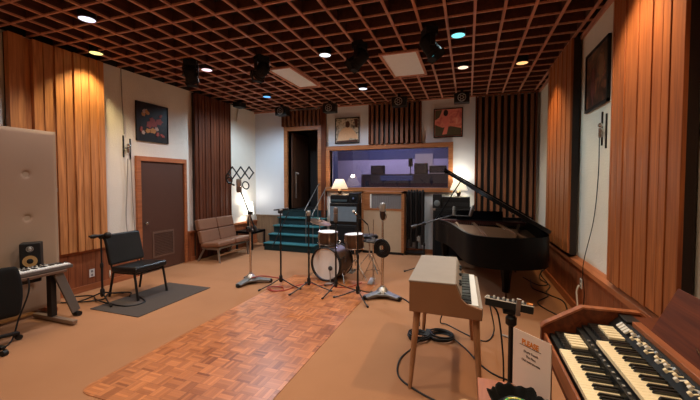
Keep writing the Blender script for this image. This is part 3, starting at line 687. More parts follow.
for k in range(5):
    a = R(12)+k*2*PI/5; ex, ey = -4.4+.32*math.cos(a), 1.85+.32*math.sin(a)
    m = MB(loc); m.beam((-4.4, 1.85, .1), (ex, ey, .075), .045, .03); l = m.build('leg', BLACK, t, bevel=.006)
    m = MB(loc); m.cyl((ex-.02*math.sin(a), ey+.02*math.cos(a), .028), (ex+.02*math.sin(a), ey-.02*math.cos(a), .028), .028, n=14); m.cyl((ex, ey, .03), (ex, ey, .08), .01); m.build('caster', BLACK, l)

# ------------------------------------------------------------------ sofa, side table, lamp
loc = (-5.0, 6.2, 0); t = thing('sofa', 'brown leather two-seat sofa on metal legs against the red boards', 'sofa', loc)
t.location.x += .03
ya, yb = 5.52, 6.60; ym = (ya+yb)/2
for k, (a, b) in enumerate(((ya, ym-.008), (ym+.008, yb))):
    m = MB(loc); m.M = Matrix.Translation((-5.19, 0, .63)) @ Matrix.Rotation(R(-14), 4, 'Y'); m.box(-.05, .05, a, b, -.26, -.0); m.build('back_cushion', LEATHT, t, bevel=.03, seg=3)
    m = MB(loc); m.M = Matrix.Translation((-5.19, 0, .63)) @ Matrix.Rotation(R(-14), 4, 'Y'); m.box(-.06, .05, a, b, .0, .235); m.build('headrest_cushion', LEATHT, t, bevel=.03, seg=3)
    m = MB(loc); m.M = Matrix.Translation((-4.9, 0, .36)) @ Matrix.Rotation(R(-5), 4, 'Y'); m.box(-.25, .22, a, b, -.05, .055); m.build('seat_cushion', LEATHT, t, bevel=.04, seg=3)
m = MB(loc)
for y in (ya+.07, yb-.07): m.box(-5.16, -4.72, y-.016, y+.016, .26, .3); m.beam((-5.12, y, .28), (-5.27, y, .8), .03, .02)
m.box(-4.8, -4.77, ya+.05, yb-.05, .265, .295); m.box(-5.15, -5.12, ya+.05, yb-.05, .265, .295); m.build('frame', STEEL, t, smooth=0)
for y in (ya+.07, yb-.07):
    m = MB(loc); m.beam((-4.76, y, .28), (-4.73, y, 0), .03, .03); m.build('leg', STEEL, t, smooth=0)
    m = MB(loc); m.beam((-5.1, y, .28), (-5.27, y, 0), .03, .03); m.build('leg', STEEL, t, smooth=0)
m = MB(loc); m.box(-4.79, -4.765, ya+.08, yb-.08, .13, .155); m.build('stretcher', WURLI_L, t, smooth=0)
loc = (-5.1, 7.2, 0); t = thing('side_table', 'black square side table between sofa and stairs', 'table', loc)
m = MB(loc); m.box(-5.33, -4.86, 6.92, 7.48, .41, .44); m.box(-5.33, -4.86, 6.92, 7.48, .38, .41); m.build('tabletop', GLOSSB, t, bevel=.004)
for x in (-5.31, -4.88):
    for y in (6.94, 7.46): m = MB(loc); m.box(x-.018, x+.018, y-.018, y+.018, 0, .39); m.build('leg', BLACK, t, smooth=0)
def table_lamp(loc, label, rb, rt, zs0, zs1, col, es, watt, lightcol):
    t = thing('table_lamp', label, 'lamp', loc)
    m = MB(); m.lathe([(.07, 0), (.075, .03), (.03, .1), (.045, .3), (.055, .5), (.02, .75), (.012, .85), (.012, 1)], 18, (0, 0, 0), (0, 0, zs0+.05)); m.build('base', plain('lamp_base_dark', srgb(60, 44, 34), .3), t)
    m = MB(); m.lathe([(rb, 0), (rt, 1)], 28, (0, 0, zs0), (0, 0, zs1), False); m.build('lamp_shade', shade_mat('lit_shade', col, lightcol, es), t, solid=.003)
    m = MB(); m.ball((0, 0, zs0+.1), .035); m.build('bulb', emit('bulb_glow', lightcol, 40), t)
    light('POINT', 'lamp_light', (0, 0, zs0+.1), watt, lightcol, t, .04)
    light('POINT', 'lamp_light', (0, 0, zs1+.02), watt*.6, lightcol, t, .04)
    return t
table_lamp((-5.245, 7.33, .44), 'glowing white shaded lamp on the black side table', .13, .095, .38, .68, (.8, .75, .65), 2.2, 15, (1, .95, .85))
t = thing('telephone', 'small dark telephone on the black side table', 'telephone', (-4.97, 7.02, .44))
m = MB(); m.prism([(-.08, 0), (.08, 0), (.08, .03), (-.05, .07), (-.08, .07)], 'y', -.08, .08); m.build('body', plain('phone_brown', srgb(70, 44, 36), .4), t, bevel=.008)
m = MB(); m.tube([(-.05, -.1, .085), (-.05, -.05, .1), (-.05, .05, .1), (-.05, .1, .085)], [.025, .016, .016, .025]); m.build('handset', BLACK, t)

# ------------------------------------------------------------------ stairs with handrails
loc = (-3.95, 7.45, 0); t = thing('staircase', 'teal carpeted steps climbing to the dark doorway', 'stairs', loc)
ris = .187; sx0, sx1 = -4.62, -3.30
for k in range(5):
    ysd = 7.05+.2*k; z1 = ris*(k+1)-.005 if k < 4 else .925; xa = sx0+.012*k
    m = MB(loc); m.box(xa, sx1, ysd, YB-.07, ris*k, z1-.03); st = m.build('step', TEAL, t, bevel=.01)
    m = MB(loc); m.box(xa-.012, sx1+.005, ysd-.03, min(ysd+.22, YB-.07), z1-.034, z1); m.build('tread', TEAL_LIT if k < 4 else TEAL, st, bevel=.012, seg=3)
def handrail(x0, label, dz):
    loc = (x0, 7.2, 0); t = thing('handrail', label, 'handrail', loc)
    p0, p1 = Vector((x0, 7.14, 1.01+dz)), Vector((x0+.05, 7.78, 1.58+dz))
    m = MB(loc); m.tube([p0+Vector((0, -.03, -.04)), p0, p1, p1+Vector((0, .08, .0))], .011); m.build('rail', GREYM, t)
    for q, fl in ((.03, .187), (.93, .748)):
        p = p0.lerp(p1, q); m = MB(loc); m.cyl((p.x, p.y, fl-.001), p, .009); m.build('post', GREYM, t)
handrail(-3.56, 'steel handrail on the left of the two by the stairs', .0)
handrail(-3.38, 'steel handrail on the right of the two by the stairs', -.12)

# ------------------------------------------------------------------ back wall gear: amplifiers, lamps, speaker cabinet, cables
loc = (-2.63, 7.5, 0); t = thing('bass_cabinet', 'large black speaker cabinet on the floor left of the cream cabinet', 'speaker cabinet', loc)
m = MB(loc); m.box(-3.0, -2.34, 7.22, 7.68, 0, .66); m.build('cabinet', BLACK, t, bevel=.012)
m = MB(loc); m.box(-2.96, -2.38, 7.205, 7.225, .05, .61); m.build('grille', BLACKF, t, smooth=0)
loc = (-2.63, 7.5, .66); t = thing('guitar_amplifier', 'black guitar amplifier with blue-grey grille stacked on the black cabinet', 'amplifier', loc)
m = MB(loc); m.box(-3.0, -2.34, 7.26, 7.62, .662, 1.15); m.build('cabinet', BLACK, t, bevel=.012)
m = MB(loc); m.box(-2.985, -2.355, 7.245, 7.265, .74, 1.075); m.build('grille', GRILLE, t, smooth=0)
m = MB(loc); m.box(-2.95, -2.39, 7.25, 7.265, 1.085, 1.125); m.build('control_panel', BLACKM, t, smooth=0)
for k in range(6): m = MB(loc); m.cyl((-2.88+k*.08, 7.25, 1.105), (-2.88+k*.08, 7.235, 1.105), .010); m.build('knob', BLACK, t)
loc = (-2.78, 7.5, 1.15); t = thing('amplifier_head', 'flat black amplifier head under the lit lamp', 'amplifier', loc)
m = MB(loc); m.box(-3.02, -2.58, 7.34, 7.62, 1.152, 1.335); m.build('case', BLACK, t, bevel=.01)
m = MB(loc); m.box(-2.99, -2.61, 7.33, 7.342, 1.18, 1.23); m.build('front_strip', plain('teal_grey_strip', srgb(50, 70, 76), .5), t, smooth=0)
loc = (-2.45, 7.5, 1.15); t = thing('small_loudspeaker', 'black cube loudspeaker beside the lamp amplifier head', 'loudspeaker', loc)
m = MB(loc); m.box(-2.57, -2.34, 7.34, 7.6, 1.152, 1.38); m.build('cabinet', BLACK, t, bevel=.01)
m = MB(loc); m.lathe([(.075, 0), (.08, .5), (.06, 1)], 22, (-2.455, 7.345, 1.26), (-2.455, 7.33, 1.26)); m.build('cone', BLACKF, t)
m = MB(loc); m.ball((-2.455, 7.332, 1.26), (.022, .01, .022)); m.build('dust_cap', plain('blue_cap', srgb(96, 110, 150), .3), t)
table_lamp((-2.845, 7.5, 1.335), 'lit cream shaded table lamp standing below the control window', .195, .095, .14, .36, (.9, .72, .5), .75, 24, (1, .74, .46))
# cream speaker cabinet
loc = (-1.82, 7.68, 0); t = thing('studio_speaker_cabinet', 'tall cream cloth speaker cabinet in a wood frame below the window', 'speaker cabinet', loc)
cx0, cx1, cy = -2.31, -1.33, 7.5
m = MB(loc); m.box(cx0, cx0+.05, cy, 7.8, .06, 1.42); m.box(cx1-.06, cx1, cy, 7.8, .06, 1.42); m.box(cx0, cx1, cy, 7.8, 1.37, 1.42); m.box(cx0+.05, cx1-.06, cy+.004, 7.8, .99, 1.03); m.box(cx0+.05, cx1-.06, 7.7, 7.8, .06, 1.37); m.build('cabinet_frame', FRAMEW, t, smooth=0)
m = MB(loc); m.box(cx0+.05, cx1-.06, cy+.012, cy+.03, .06, .99); m.build('cloth_front', CREAM, t, smooth=0)
m = MB(loc); m.box(cx0+.05, cx0+.2, cy+.01, cy+.03, 1.03, 1.37); m.build('upper_panel', FRAMEW, t, smooth=0)
m = MB(loc); m.box(cx0+.2, cx1-.06, cy+.03, cy+.04, 1.03, 1.37)
for k in range(17): m.cyl((cx0+.22+k*.042, cy+.028, 1.04), (cx0+.22+k*.042, cy+.028, 1.36), .011, n=6)
m.build('upper_grille', SILVERG, t)
m = MB(loc); m.box(cx0+.2, cx0+.23, cy+.005, cy+.03, 1.04, 1.36); m.build('label_strip', WHITEP, t, smooth=0)
m = MB(loc); m.box(cx0+.02, cx1-.02, cy+.02, 7.8, 0, .06); m.build('plinth', BLACK, t, smooth=0)
# cable rack
loc = (-1.13, 7.72, 0); t = thing('cable_rack', 'black rack right of the cream cabinet holding dark hanging cables', 'rack', loc)
m = MB(loc); m.cyl((-1.3, 7.74, 1.4), (-.92, 7.74, 1.4), .012); m.build('top_bar', BLACKM, t)
for x in (-1.295, -.925): m = MB(loc); m.cyl((x, 7.74, 0), (x, 7.74, 1.41), .013); m.build('upright', BLACKM, t)
m = MB(loc); m.box(-1.31, -.91, 7.6, 7.86, .04, .07); m.box(-1.31, -1.28, 7.58, 7.87, 0, .04); m.box(-.94, -.91, 7.58, 7.87, 0, .04); m.build('base', BLACKM, t, smooth=0)
for k in range(6):
    x = -1.27+k*.063; zl = (.35, .2, .3, .16, .45, .25)[k]
    m = MB(); 
    for q in range(4):
        dx = (q-1.5)*.011; dy = (q % 2)*.02
        m.tube(curve_pts([(x+dx, 7.73-dy, 1.41), (x+dx-.008, 7.69-dy, 1.36), (x+dx-.004, 7.685-dy, .9), (x+dx, 7.69-dy, zl+.05), (x+dx+.008, 7.71-dy, zl), (x+dx+.008, 7.76-dy, zl+.1), (x+dx+.004, 7.775-dy, 1.36), (x+dx, 7.75-dy, 1.415)]), .0085, 6)
    o = m.build('hanging_cable', DARKCLOTH if k % 2 else BLACK)
    tag(o, ['dark cable bundle hanging nearest the cream cabinet on the rack', 'brown-black cable bundle, second from the cream cabinet', 'dark cable bundle, third from the cream cabinet', 'brown-black cable bundle, fourth from the cream cabinet', 'dark cable bundle, fifth from the cream cabinet', 'brown-black cable bundle hanging farthest from the cream cabinet'][k], 'cable', 'cable bundles on the rack')
m = MB(); m.box(-1.06, -.99, 7.6, 7.63, .32, .42); tag(m.build('junction_box', plain('box_grey', srgb(120, 116, 110), .5), bevel=.004), 'small pale junction box hanging among the dark cables', 'box')
# right stack behind the piano
loc = (-.25, 7.5, 0); t = thing('bass_cabinet', 'tall black speaker cabinet behind the grand piano', 'speaker cabinet', loc)
m = MB(loc); m.box(-.70, .12, 7.42, 7.8, 0, 1.07); m.build('cabinet', BLACK, t, bevel=.012)
m = MB(loc); m.box(-.66, .08, 7.40, 7.425, .06, 1.02); m.build('grille', BLACKF, t, smooth=0)
m = MB(loc); 
for x in (-.68, .1): m.box(x-.03, x+.03, 7.405, 7.44, 1.03, 1.075)
m.build('corner_cap', STEEL, t, smooth=0)
loc = (-.12, 7.55, 1.07); t = thing('amplifier_head', 'wide black amplifier head on the cabinet behind the piano', 'amplifier', loc)
m = MB(loc); m.box(-.52, .04, 7.46, 7.74, 1.072, 1.315); m.box(-.525, .14, 7.44, 7.76, 1.072, 1.1); m.build('case', BLACK, t, bevel=.01)
m = MB(loc); m.box(-.49, .01, 7.45, 7.465, 1.12, 1.2); m.build('front_strip', plain('dark_strip', srgb(34, 36, 38), .4), t, smooth=0)
loc = (-.63, 7.55, 1.07); t = thing('small_loudspeaker', 'black upright loudspeaker left of the amplifier head behind the piano', 'loudspeaker', loc)
m = MB(loc); m.box(-.71, -.53, 7.44, 7.68, 1.072, 1.37); m.build('cabinet', BLACK, t, bevel=.01)
m = MB(loc); m.lathe([(.06, 0), (.066, .5), (.05, 1)], 20, (-.62, 7.445, 1.18), (-.62, 7.43, 1.18)); m.build('cone', plain('grey_cone', srgb(90, 98, 100), .5), t)
table_lamp((-.19, 7.62, 1.315), 'warm lit lamp behind the raised piano lid', .18, .09, .14, .38, (.9, .8, .5), .8, 20, (1, .92, .74))

# ------------------------------------------------------------------ control room contents
loc = (-1.65, 9.3, .93); t = thing('mixing_console', 'long dark mixing console seen through the control window', 'mixing console', loc)
m = MB(loc); m.prism([(9.0, .93), (9.7, .93), (9.7, 1.62), (9.12, 1.84), (9.0, 1.84)], 'x', -2.78, -.5); m.build('body', CONSOLE, t, smooth=0)
m = MB(loc); m.box(-2.25, -1.35, 8.985, 8.999, 1.66, 1.81); bp = m.build('back_panel', plain('console_blue', srgb(46, 60, 110), .5), t, smooth=0)
m = MB(loc)
for k in range(22):
    for q in range(3): m.obox((-2.2+k*.038, 8.982, 1.69+q*.045), (.012, .006, .012))
ml = m.build('meter_lights', emit('blue_meter', (.25, .42, 1), .7), bp, smooth=0); ml['kind'] = 'stuff'
def cm(loc, s, label, name='control_monitor', line=False):
    t = thing(name, label, 'monitor', loc)
    m = MB(); m.box(-s[0]/2, s[0]/2, -.1, .1, 0, s[1]); m.build('cabinet', BLACK, t, bevel=.01)
    m = MB(); m.box(-s[0]*.4, s[0]*.4, -.108, -.1, s[1]*.12, s[1]*.9); m.build('back_panel', CONSOLE, t, smooth=0)
    if line: m = MB(); m.box(-s[0]*.5, s[0]*.4, -.112, -.1, .0, .025); m.build('white_edge', WHITEP, t, smooth=0)
cm((-2.35, 9.18, 1.842), (.36, .24), 'dark monitor on the left of the mixing console behind glass')
cm((-1.17, 9.12, 1.842), (.34, .28), 'dark monitor in front of the pink board behind glass')
cm((-.74, 9.12, 1.842), (.42, .21), 'dark monitor with white edge at right end of the console', line=True)
t = thing('control_loudspeaker', 'small dark loudspeaker left of the pink board behind glass', 'loudspeaker', (-1.45, 9.12, 1.84))
m = MB(); m.box(-.05, .05, -.06, .06, .2, .42); m.build('cabinet', BLACK, t, bevel=.008)
m = MB(); m.cyl((0, 0, 0), (0, 0, .2), .012); m.lathe([(.05, 0), (.05, 1)], 14, (0, 0, 0), (0, 0, .012)); m.build('stand', BLACKM, t)
m = MB(); m.box(-1.6, -1.05, 10.96, 10.998, 2.02, 2.52); tag(m.build('wall_screen', emit('pink_screen', (.52, .36, .40), .6), smooth=0), 'pale pink lit board on the control room wall', 'board')
light('AREA', 'control_room_fill', (-2.2, 9.9, 3.25), 110, (.86, .76, .95), None, 2.6, sy=.5)  # unseen area light added to brighten the control room

# ------------------------------------------------------------------ microphone stands on the floor
def cast_base(t, mat, pts, hub_h=.1):
    """three armed rolling base; pts: local arm ends"""
    for (x, y) in pts:
        m = MB(); L = math.hypot(x, y); a = math.atan2(y, x)
        m.M = Matrix.Rotation(a, 4, 'Z'); m.prism([(0, .05), (0, .11), (L*.5, .075), (L, .055), (L, .03), (L*.3, .035)], 'y', -.055, .055)
        p = m.build('leg', mat, t, bevel=.01)
        m = MB(); m.M = Matrix.Rotation(a, 4, 'Z'); m.cyl((L, -.018, .03), (L, .018, .03), .03, n=14); m.build('caster', BLACK, p)
    m = MB(); m.prism([(p[0]*.8, p[1]*.8) for p in sorted(pts, key=lambda p: math.atan2(p[1], p[0]))], 'z', .045, .07); m.build('base_plate', mat, t, bevel=.006)
    m = MB(); m.lathe([(.09, 0), (.07, .5), (.03, .8), (.026, 1)], 18, (0, 0, .06), (0, 0, .17)); m.build('hub', STEEL, t)
t = thing('microphone_stand', 'heavy rolling boom stand with a scissor arm left of the drums', 'microphone stand', (-3.31, 4.66, 0), group='microphone stands around the drums')
cast_base(t, GREYM, [(-.02, -.30), (.30, .12), (-.18, .14)])
m = MB(); m.cyl((0, 0, .15), (0, 0, .85), .018); m.cyl((0, 0, .8), (0, 0, 1.16), .014); m.build('pole', CHROME, t)
m = MB(); m.lathe([(.02, 0), (.03, .2), (.03, .8), (.02, 1)], 14, (0, 0, .82), (0, 0, .9)); m.cyl((-.03, 0, 1.13), (.04, 0, 1.13), .026); m.build('clutch', BLACKM, t)
m = MB(); m.cyl((.075, .03, .87), (-.17, -.06, 1.58), .011); m.lathe([(.02, 0), (.03, .3), (.03, 1)], 12, (.055, .02, .93), (.09, .035, .83)); m.build('boom', BLACKM, t)
m = MB(); ux = Vector((.95, .31, 0)); p0 = Vector((-.325, -.11, 1.775))
for k in range(3):
    a = p0+ux*(.135*k); b = a+ux*.135
    for dz0, dz1 in ((.085, -.085), (-.085, .085)):
        pass
    mid = (a+b)/2
    for s in (1, -1):
        m.beam(a, mid+Vector((0, 0, s*.095)), .012, .022, (0, 1, 0)); m.beam(mid+Vector((0, 0, s*.095)), b, .012, .022, (0, 1, 0))
        m.ball(mid+Vector((0, 0, s*.095)), .013, 8, 6)
    m.ball(a, .014, 8, 6); m.ball(b, .014, 8, 6)
m.cyl((-.17, -.06, 1.58), p0+ux*.2+Vector((0, 0, -.085)), .01); m.build('scissor_arm', BLACKM, t)
m = MB(); m.tube(curve_pts([p0, p0+Vector((-.04, 0, -.06)), p0+Vector((-.02, .01, -.14)), p0+ux*.1+Vector((0, 0, -.2))]), .014, 6); m.torus(p0+Vector((.02, .0, -.12)), (0, 1, .2), .05, .012, 18, 6); m.torus(p0+ux*.28+Vector((0, .0, -.2)), (0, 1, .2), .06, .01, 18, 6); m.build('spring_mount', BLACKM, t)
def mic(loc, label, L=.19, r=.03, top=STEEL, body=BLACK, rot=(0, 0, 0), name='microphone', cage=False):
    """condenser microphone standing on loc, pointing up"""
    t = thing(name, label, 'microphone', loc); t.rotation_euler = rot
    m = MB(); m.lathe([(r*.5, 0), (r*.95, .06), (r, .2), (r, .95), (r*.9, 1)], 18, (0, 0, 0), (0, 0, L*.58)); m.build('body', body, t)
    m = MB(); m.lathe([(r*.95, 0), (r*1.02, .15), (r*1.02, .75), (r*.8, .93), (r*.3, 1)], 18, (0, 0, L*.58), (0, 0, L)); m.build('grille', top, t)
    m = MB(); m.torus((0, 0, L*.58), (0, 0, 1), r*1.02, .003, 18, 6); m.build('band', CHROME, t)
    return t
mic((-3.47, 4.60, 1.68), 'large condenser microphone hanging under the scissor arm', .22, .042, plain('bronze_mesh', srgb(110, 92, 80), .5, metal=.5), STEEL, (R(180), 0, 0))
def mstand(x, y, h, label, rot, r=.36):
    t = thing('microphone_stand', label, 'microphone stand', (x, y, 0), group='microphone stands around the drums')
    tripod(t, 3, r, h, rot, hub=.13); return t
t = mstand(-2.73, 4.62, 1.17, 'black tripod stand with lowered boom in front of the stairs', R(-125))
m = MB(); m.cyl((.12, .05, 1.175), (-.09, -.1, .63), .008); m.build('boom', BLACKM, t)
m = MB(); m.cyl((-.03, 0, 1.17), (.03, 0, 1.17), .028); m.build('boom_clutch', BLACKM, t)
t2 = thing('microphone', 'slim black microphone lying on top of the stand by the stairs', 'microphone', (-2.73, 4.62, 1.197))
m = MB(); m.lathe([(.01, 0), (.014, .6), (.017, .7), (.017, 1)], 12, (-.1, -.03, .0), (.12, .04, .018)); m.build('body', BLACKM, t2)
m = MB(); m.ball((.01, 0, .005), (.03, .02, .014)); m.build('clip', STEEL, t2)
mstand(-2.25, 4.62, 1.03, 'black tripod stand left of the kick drum with upright microphone', R(-115))
mic((-2.25, 4.62, 1.03), 'grey topped condenser microphone on the stand left of the kick drum', .17, .03, STEEL, BLACKM)
mstand(-1.83, 4.66, 1.04, 'black tripod stand directly in front of the kick drum', R(-100))
mic((-1.83, 4.66, 1.04), 'tall brownish condenser microphone before the blue-grey amplifier grille', .22, .032, plain('brown_mesh', srgb(120, 104, 96), .5, metal=.5), plain('taupe_body', srgb(88, 76, 70), .45))
t = mstand(-1.43, 4.47, 1.08, 'black tripod stand with short tilted boom between drums and rolling stand', R(-50), .34)
m = MB(); m.cyl((.13, .05, 1.04), (-.05, -.02, 1.22), .009); m.cyl((.13, .05, 1.04), (.15, .06, .9), .005); m.build('boom', BLACKM, t)
t2 = thing('microphone', 'small white tipped microphone on the short tilted boom', 'microphone', (-1.48, 4.45, 1.22))
m = MB(); m.lathe([(.012, 0), (.016, .5), (.016, 1)], 12, (.06, .02, -.07), (0, 0, 0)); m.build('body', BLACK, t2)
m = MB(); m.ball((-.005, 0, .006), .02); m.build('tip', WHITEP, t2)
m = MB(); m.ball((.03, .01, -.03), .02); m.build('band', CHROME, t2)
t = thing('microphone_stand', 'heavy chrome stand on a grey wheeled triangular base', 'microphone stand', (-1.13, 4.68, 0), group='microphone stands around the drums')
cast_base(t, GREYM, [(-.20, -.20), (.26, -.10), (-.05, .26)])
m = MB(); m.cyl((0, 0, .15), (0, 0, .8), .02); m.cyl((0, 0, .75), (0, 0, 1.08), .014); m.build('pole', CHROME, t)
m = MB(); m.lathe([(.02, 0), (.03, .2), (.03, .8), (.02, 1)], 14, (0, 0, .74), (0, 0, .83)); m.tube(curve_pts([(0, 0, 1.08), (.045, 0, 1.12), (.05, 0, 1.18), (.0, 0, 1.21)]), .01); m.build('yoke', CHROME, t)
t2 = thing('ribbon_microphone', 'vintage silver and black pill shaped microphone on the chrome stand', 'microphone', (-1.13, 4.68, 1.09))
m = MB(); m.lathe([(.012, 0), (.034, .12), (.042, .3), (.042, .5)], 18, (0, 0, 0), (0, 0, .26)); m.build('body', plain('dark_umber', srgb(60, 48, 44), .4, metal=.4), t2)
m = MB(); m.lathe([(.044, 0), (.044, .6), (.036, .88), (.015, 1)], 18, (0, 0, .13), (0, 0, .25)); m.build('grille', STEEL, t2)
m = MB(); m.torus((0, 0, .13), (0, 0, 1), .044, .004); m.build('band', CHROME, t2)
m = MB()
for k in range(8): m.torus((-1.13+.004*(k % 3), 4.635-.007*(k % 3), .71-.006*(k % 2)), (.25, 1, .0), .045+.011*k, .011, 28, 6)
tag(m.build('cable_coil', BLACK), 'black cable coil hanging on the heavy chrome stand', 'cable coil')
cable('floor_cable', 'red cable coiled at the foot of the tripod stand by the stairs', [(-2.9, 4.55, .012), (-2.75, 4.4, .012), (-2.6, 4.45, .014), (-2.7, 4.58, .016), (-2.88, 4.48, .02), (-2.72, 4.36, .014), (-2.55, 4.5, .012), (-2.5, 4.75, .012), (-2.35, 4.9, .012)], .008, REDC)
cable('floor_cable', 'red cable beside the rolling scissor stand base', [(-3.25, 4.6, .1), (-3.15, 4.75, .1), (-3.0, 4.95, .03), (-2.9, 4.98, .012), (-2.88, 4.9, .012)], .01, REDC)
cable('floor_cable', 'red cable running between the drum stands', [(-2.35, 4.9, .012), (-2.2, 4.85, .012), (-2.05, 4.95, .012), (-1.9, 4.85, .012), (-1.7, 4.95, .012), (-1.6, 5.2, .012)], .008, REDC)
cable('floor_cable', 'dark cable from the wheeled triangular base toward the cream piano', [(-1.1, 4.9, .012), (-.9, 4.75, .01), (-.7, 4.5, .01), (-.55, 4.1, .01), (-.5, 3.85, .01)], .008, BLACK)

# ------------------------------------------------------------------ drum kit
loc = (-2.2, 5.3, 0); t = thing('kick_drum', 'large kick drum with white front head and walnut shell', 'drum', loc)
ax = Vector((.16, 1, 0)).normalized(); c0 = Vector((-2.19, 5.12, .285))
m = MB(loc); m.lathe([(.262, 0), (.27, .02), (.27, .98), (.262, 1)], 40, c0, c0+ax*.42, False); m.build('shell', SHELL, t)
m = MB(loc); m.lathe([(.255, 0), (.001, 1)], 40, c0+ax*.01, c0+ax*.008, False); h = m.build('front_head', HEADW, t)
pc = c0+Vector((.10, 0, -.03))
m = MB(loc); m.lathe([(.055, 0), (.05, .5), (.0, 1)], 20, pc-ax*.004+Vector((0, 0, -.02)), pc+ax*.006+Vector((0, 0, -.02)), False); m.build('port_hole', BLACK, h)
m = MB(loc); m.lathe([(.262, 0), (.284, .1), (.284, .9), (.27, 1)], 40, c0-ax*.012, c0+ax*.03, False); m.torus(c0-ax*.01, ax, .273, .012, 40, 8); m.build('hoop', BLACK, t)
m = MB(loc); e = c0+ax*.42; m.torus(e, ax, .275, .014, 40, 8); m.build('rear_hoop', BLACK, t)
x = Vector((1, -.16, 0)).normalized()
for k in range(8):
    a = k*PI/4+PI/8; q = x*math.cos(a)+Vector((0, 0, 1))*math.sin(a)
    m = MB(loc); m.cyl(c0+ax*.03+q*.285, c0+ax*.16+q*.285, .006, n=8); m.beam(c0+ax*.1+q*.278, c0+ax*.17+q*.278, .025, .02, q); m.build('tension_lug', CHROME, t)
for s in (-1, 1):
    m = MB(loc); m.cyl(c0+ax*.12+x*s*.24+Vector((0, 0, -.1)), c0-ax*.02+x*s*.36+Vector((0, 0, -.28)), .008, n=8); m.build('spur', CHROME, t)
t2 = thing('microphone', 'small black microphone at the hole of the kick drum head', 'microphone', (-2.08, 5.02, 0))
m = MB(); m.lathe([(.02, 0), (.035, .2), (.035, .6), (.015, 1)], 14, (-.02, .07, .24), (.03, -.03, .24)); m.build('body', BLACK, t2)
m = MB(); m.tube([(.0, .0, .23), (.02, -.02, .12), (.02, -.02, .02)], .008); m.lathe([(.08, 0), (.085, .4), (.02, 1)], 18, (.02, -.02, .0), (.02, -.02, .025)); m.build('stand', STEEL, t2)
def tom(name, loc, r, h, tilt, label, legs=None):
    t = thing(name, label, 'drum', loc); t.rotation_euler = tilt
    m = MB(); m.lathe([(r*.98, 0), (r, .03), (r, .97), (r*.98, 1)], 30, (0, 0, -h/2), (0, 0, h/2), False); m.build('shell', SHELL, t)
    for nm, z in (('head', h/2+.002), ('bottom_head', -h/2-.004)): m = MB(); m.cyl((0, 0, z-.004), (0, 0, z), r*.98, n=30); m.build(nm, HEADW, t)
    for z in (h/2, -h/2): m = MB(); m.torus((0, 0, z), (0, 0, 1), r+.006, .008, 30, 8); m.build('rim', CHROME, t)
    for k in range(6):
        a = k*PI/3; m = MB(); m.cyl((math.cos(a)*(r+.012), math.sin(a)*(r+.012), -h/2), (math.cos(a)*(r+.012), math.sin(a)*(r+.012), h/2), .005, n=6)
        m.obox((math.cos(a)*(r+.01), math.sin(a)*(r+.01), 0), (.022, .022, .06), (0, 0, a)); m.build('lug', CHROME, t)
    return t
tt = tom('rack_tom', (-2.25, 5.36, .685), .16, .2, (R(2), R(2), 0), 'walnut rack tom mounted above the kick drum')
m = MB(); m.tube([(.12, .1, -.06), (.19, .12, -.06), (.16, .06, -.16)], .011); m.build('mount', CHROME, tt)
tt = tom('snare_drum', (-1.79, 5.4, .645), .15, .23, (R(2), R(-3), 0), 'walnut drum with chrome lugs right of the rack tom')
m = MB()
for k in range(3):
    a = R(90)+k*2*PI/3; m.tube([(.0, 0, -.3), (.25*math.cos(a), .25*math.sin(a), -.63)], .008)
m.cyl((0, 0, -.13), (0, 0, -.42), .011); m.build('stand', CHROME, tt)
t = thing('cymbal', 'tilted bronze cymbal on a stand above the rack tom, in front of stairs', 'cymbal', (-2.57, 5.74, 0))
m = MB(); m.M = Matrix.Translation((0, 0, .91)) @ Euler((R(2), R(15), 0)).to_matrix().to_4x4(); m.lathe([(.22, 0), (.21, .08), (.06, .5), (.045, .85), (.012, 1)], 36, (0, 0, -.02), (0, 0, .03), False); m.build('plate', BRASS, t, solid=.002)
m = MB(); m.cyl((0, 0, .2), (0, 0, .98), .009); m.ball((0, 0, .96), .016); m.build('pole', CHROME, t)
for k in range(3):
    a = R(30)+k*2*PI/3; m = MB(); m.tube([(0, 0, .3), (.18*math.cos(a), .18*math.sin(a), .01)], .008); m.build('leg', CHROME, t)
t = thing('drum_throne', 'round black drum seat behind the drums', 'stool', (-1.68, 5.95, 0))
m = MB(); m.lathe([(.13, 0), (.155, .25), (.155, .75), (.13, 1)], 28, (0, 0, .60), (0, 0, .68)); m.build('seat', LEATHB, t)
m = MB(); m.cyl((0, 0, .22), (0, 0, .61), .014); m.build('post', CHROME, t)
for k in range(3):
    a = R(80)+k*2*PI/3; m = MB(); m.tube([(0, 0, .34), (.26*math.cos(a), .26*math.sin(a), .01)], .01); m.build('leg', CHROME, t)
t = thing('hi_hat_stand', 'chrome pedal stand between the drums and the heavy chrome stand', 'cymbal stand', (-1.45, 5.36, 0))
m = MB(); m.cyl((0, 0, .05), (0, 0, .6), .013); m.cyl((0, 0, .55), (0, 0, 1.02), .005); m.build('pole', CHROME, t)
for k in range(3):
    a = R(-70)+k*2*PI/3; m = MB(); m.tube([(0, 0, .42), (.2*math.cos(a), .2*math.sin(a), .01)], .008); m.tube([(0, 0, .2), (.13*math.cos(a), .13*math.sin(a), .16)], .006); m.build('leg', CHROME, t)
m = MB(); m.obox((0, -.12, .04), (.08, .22, .012), (R(12), 0, 0)); m.build('pedal', STEEL, t)
for s in (0, 1):
    m = MB(); m.lathe([(.17, 0), (.05, .4 if s else .35), (.03, .9), (.01, 1)], 30, (0, 0, .665+.012*s), (0, 0, .70+.03*s) if s else (0, 0, .63), False); m.build('cymbal_plate', plain('dark_cymbal', srgb(52, 44, 38), .4, metal=.7), t, solid=.002)
t = thing('drum_pedal', 'small metal foot pedal at the back of the kick drum', 'pedal', (-1.98, 5.72, 0))
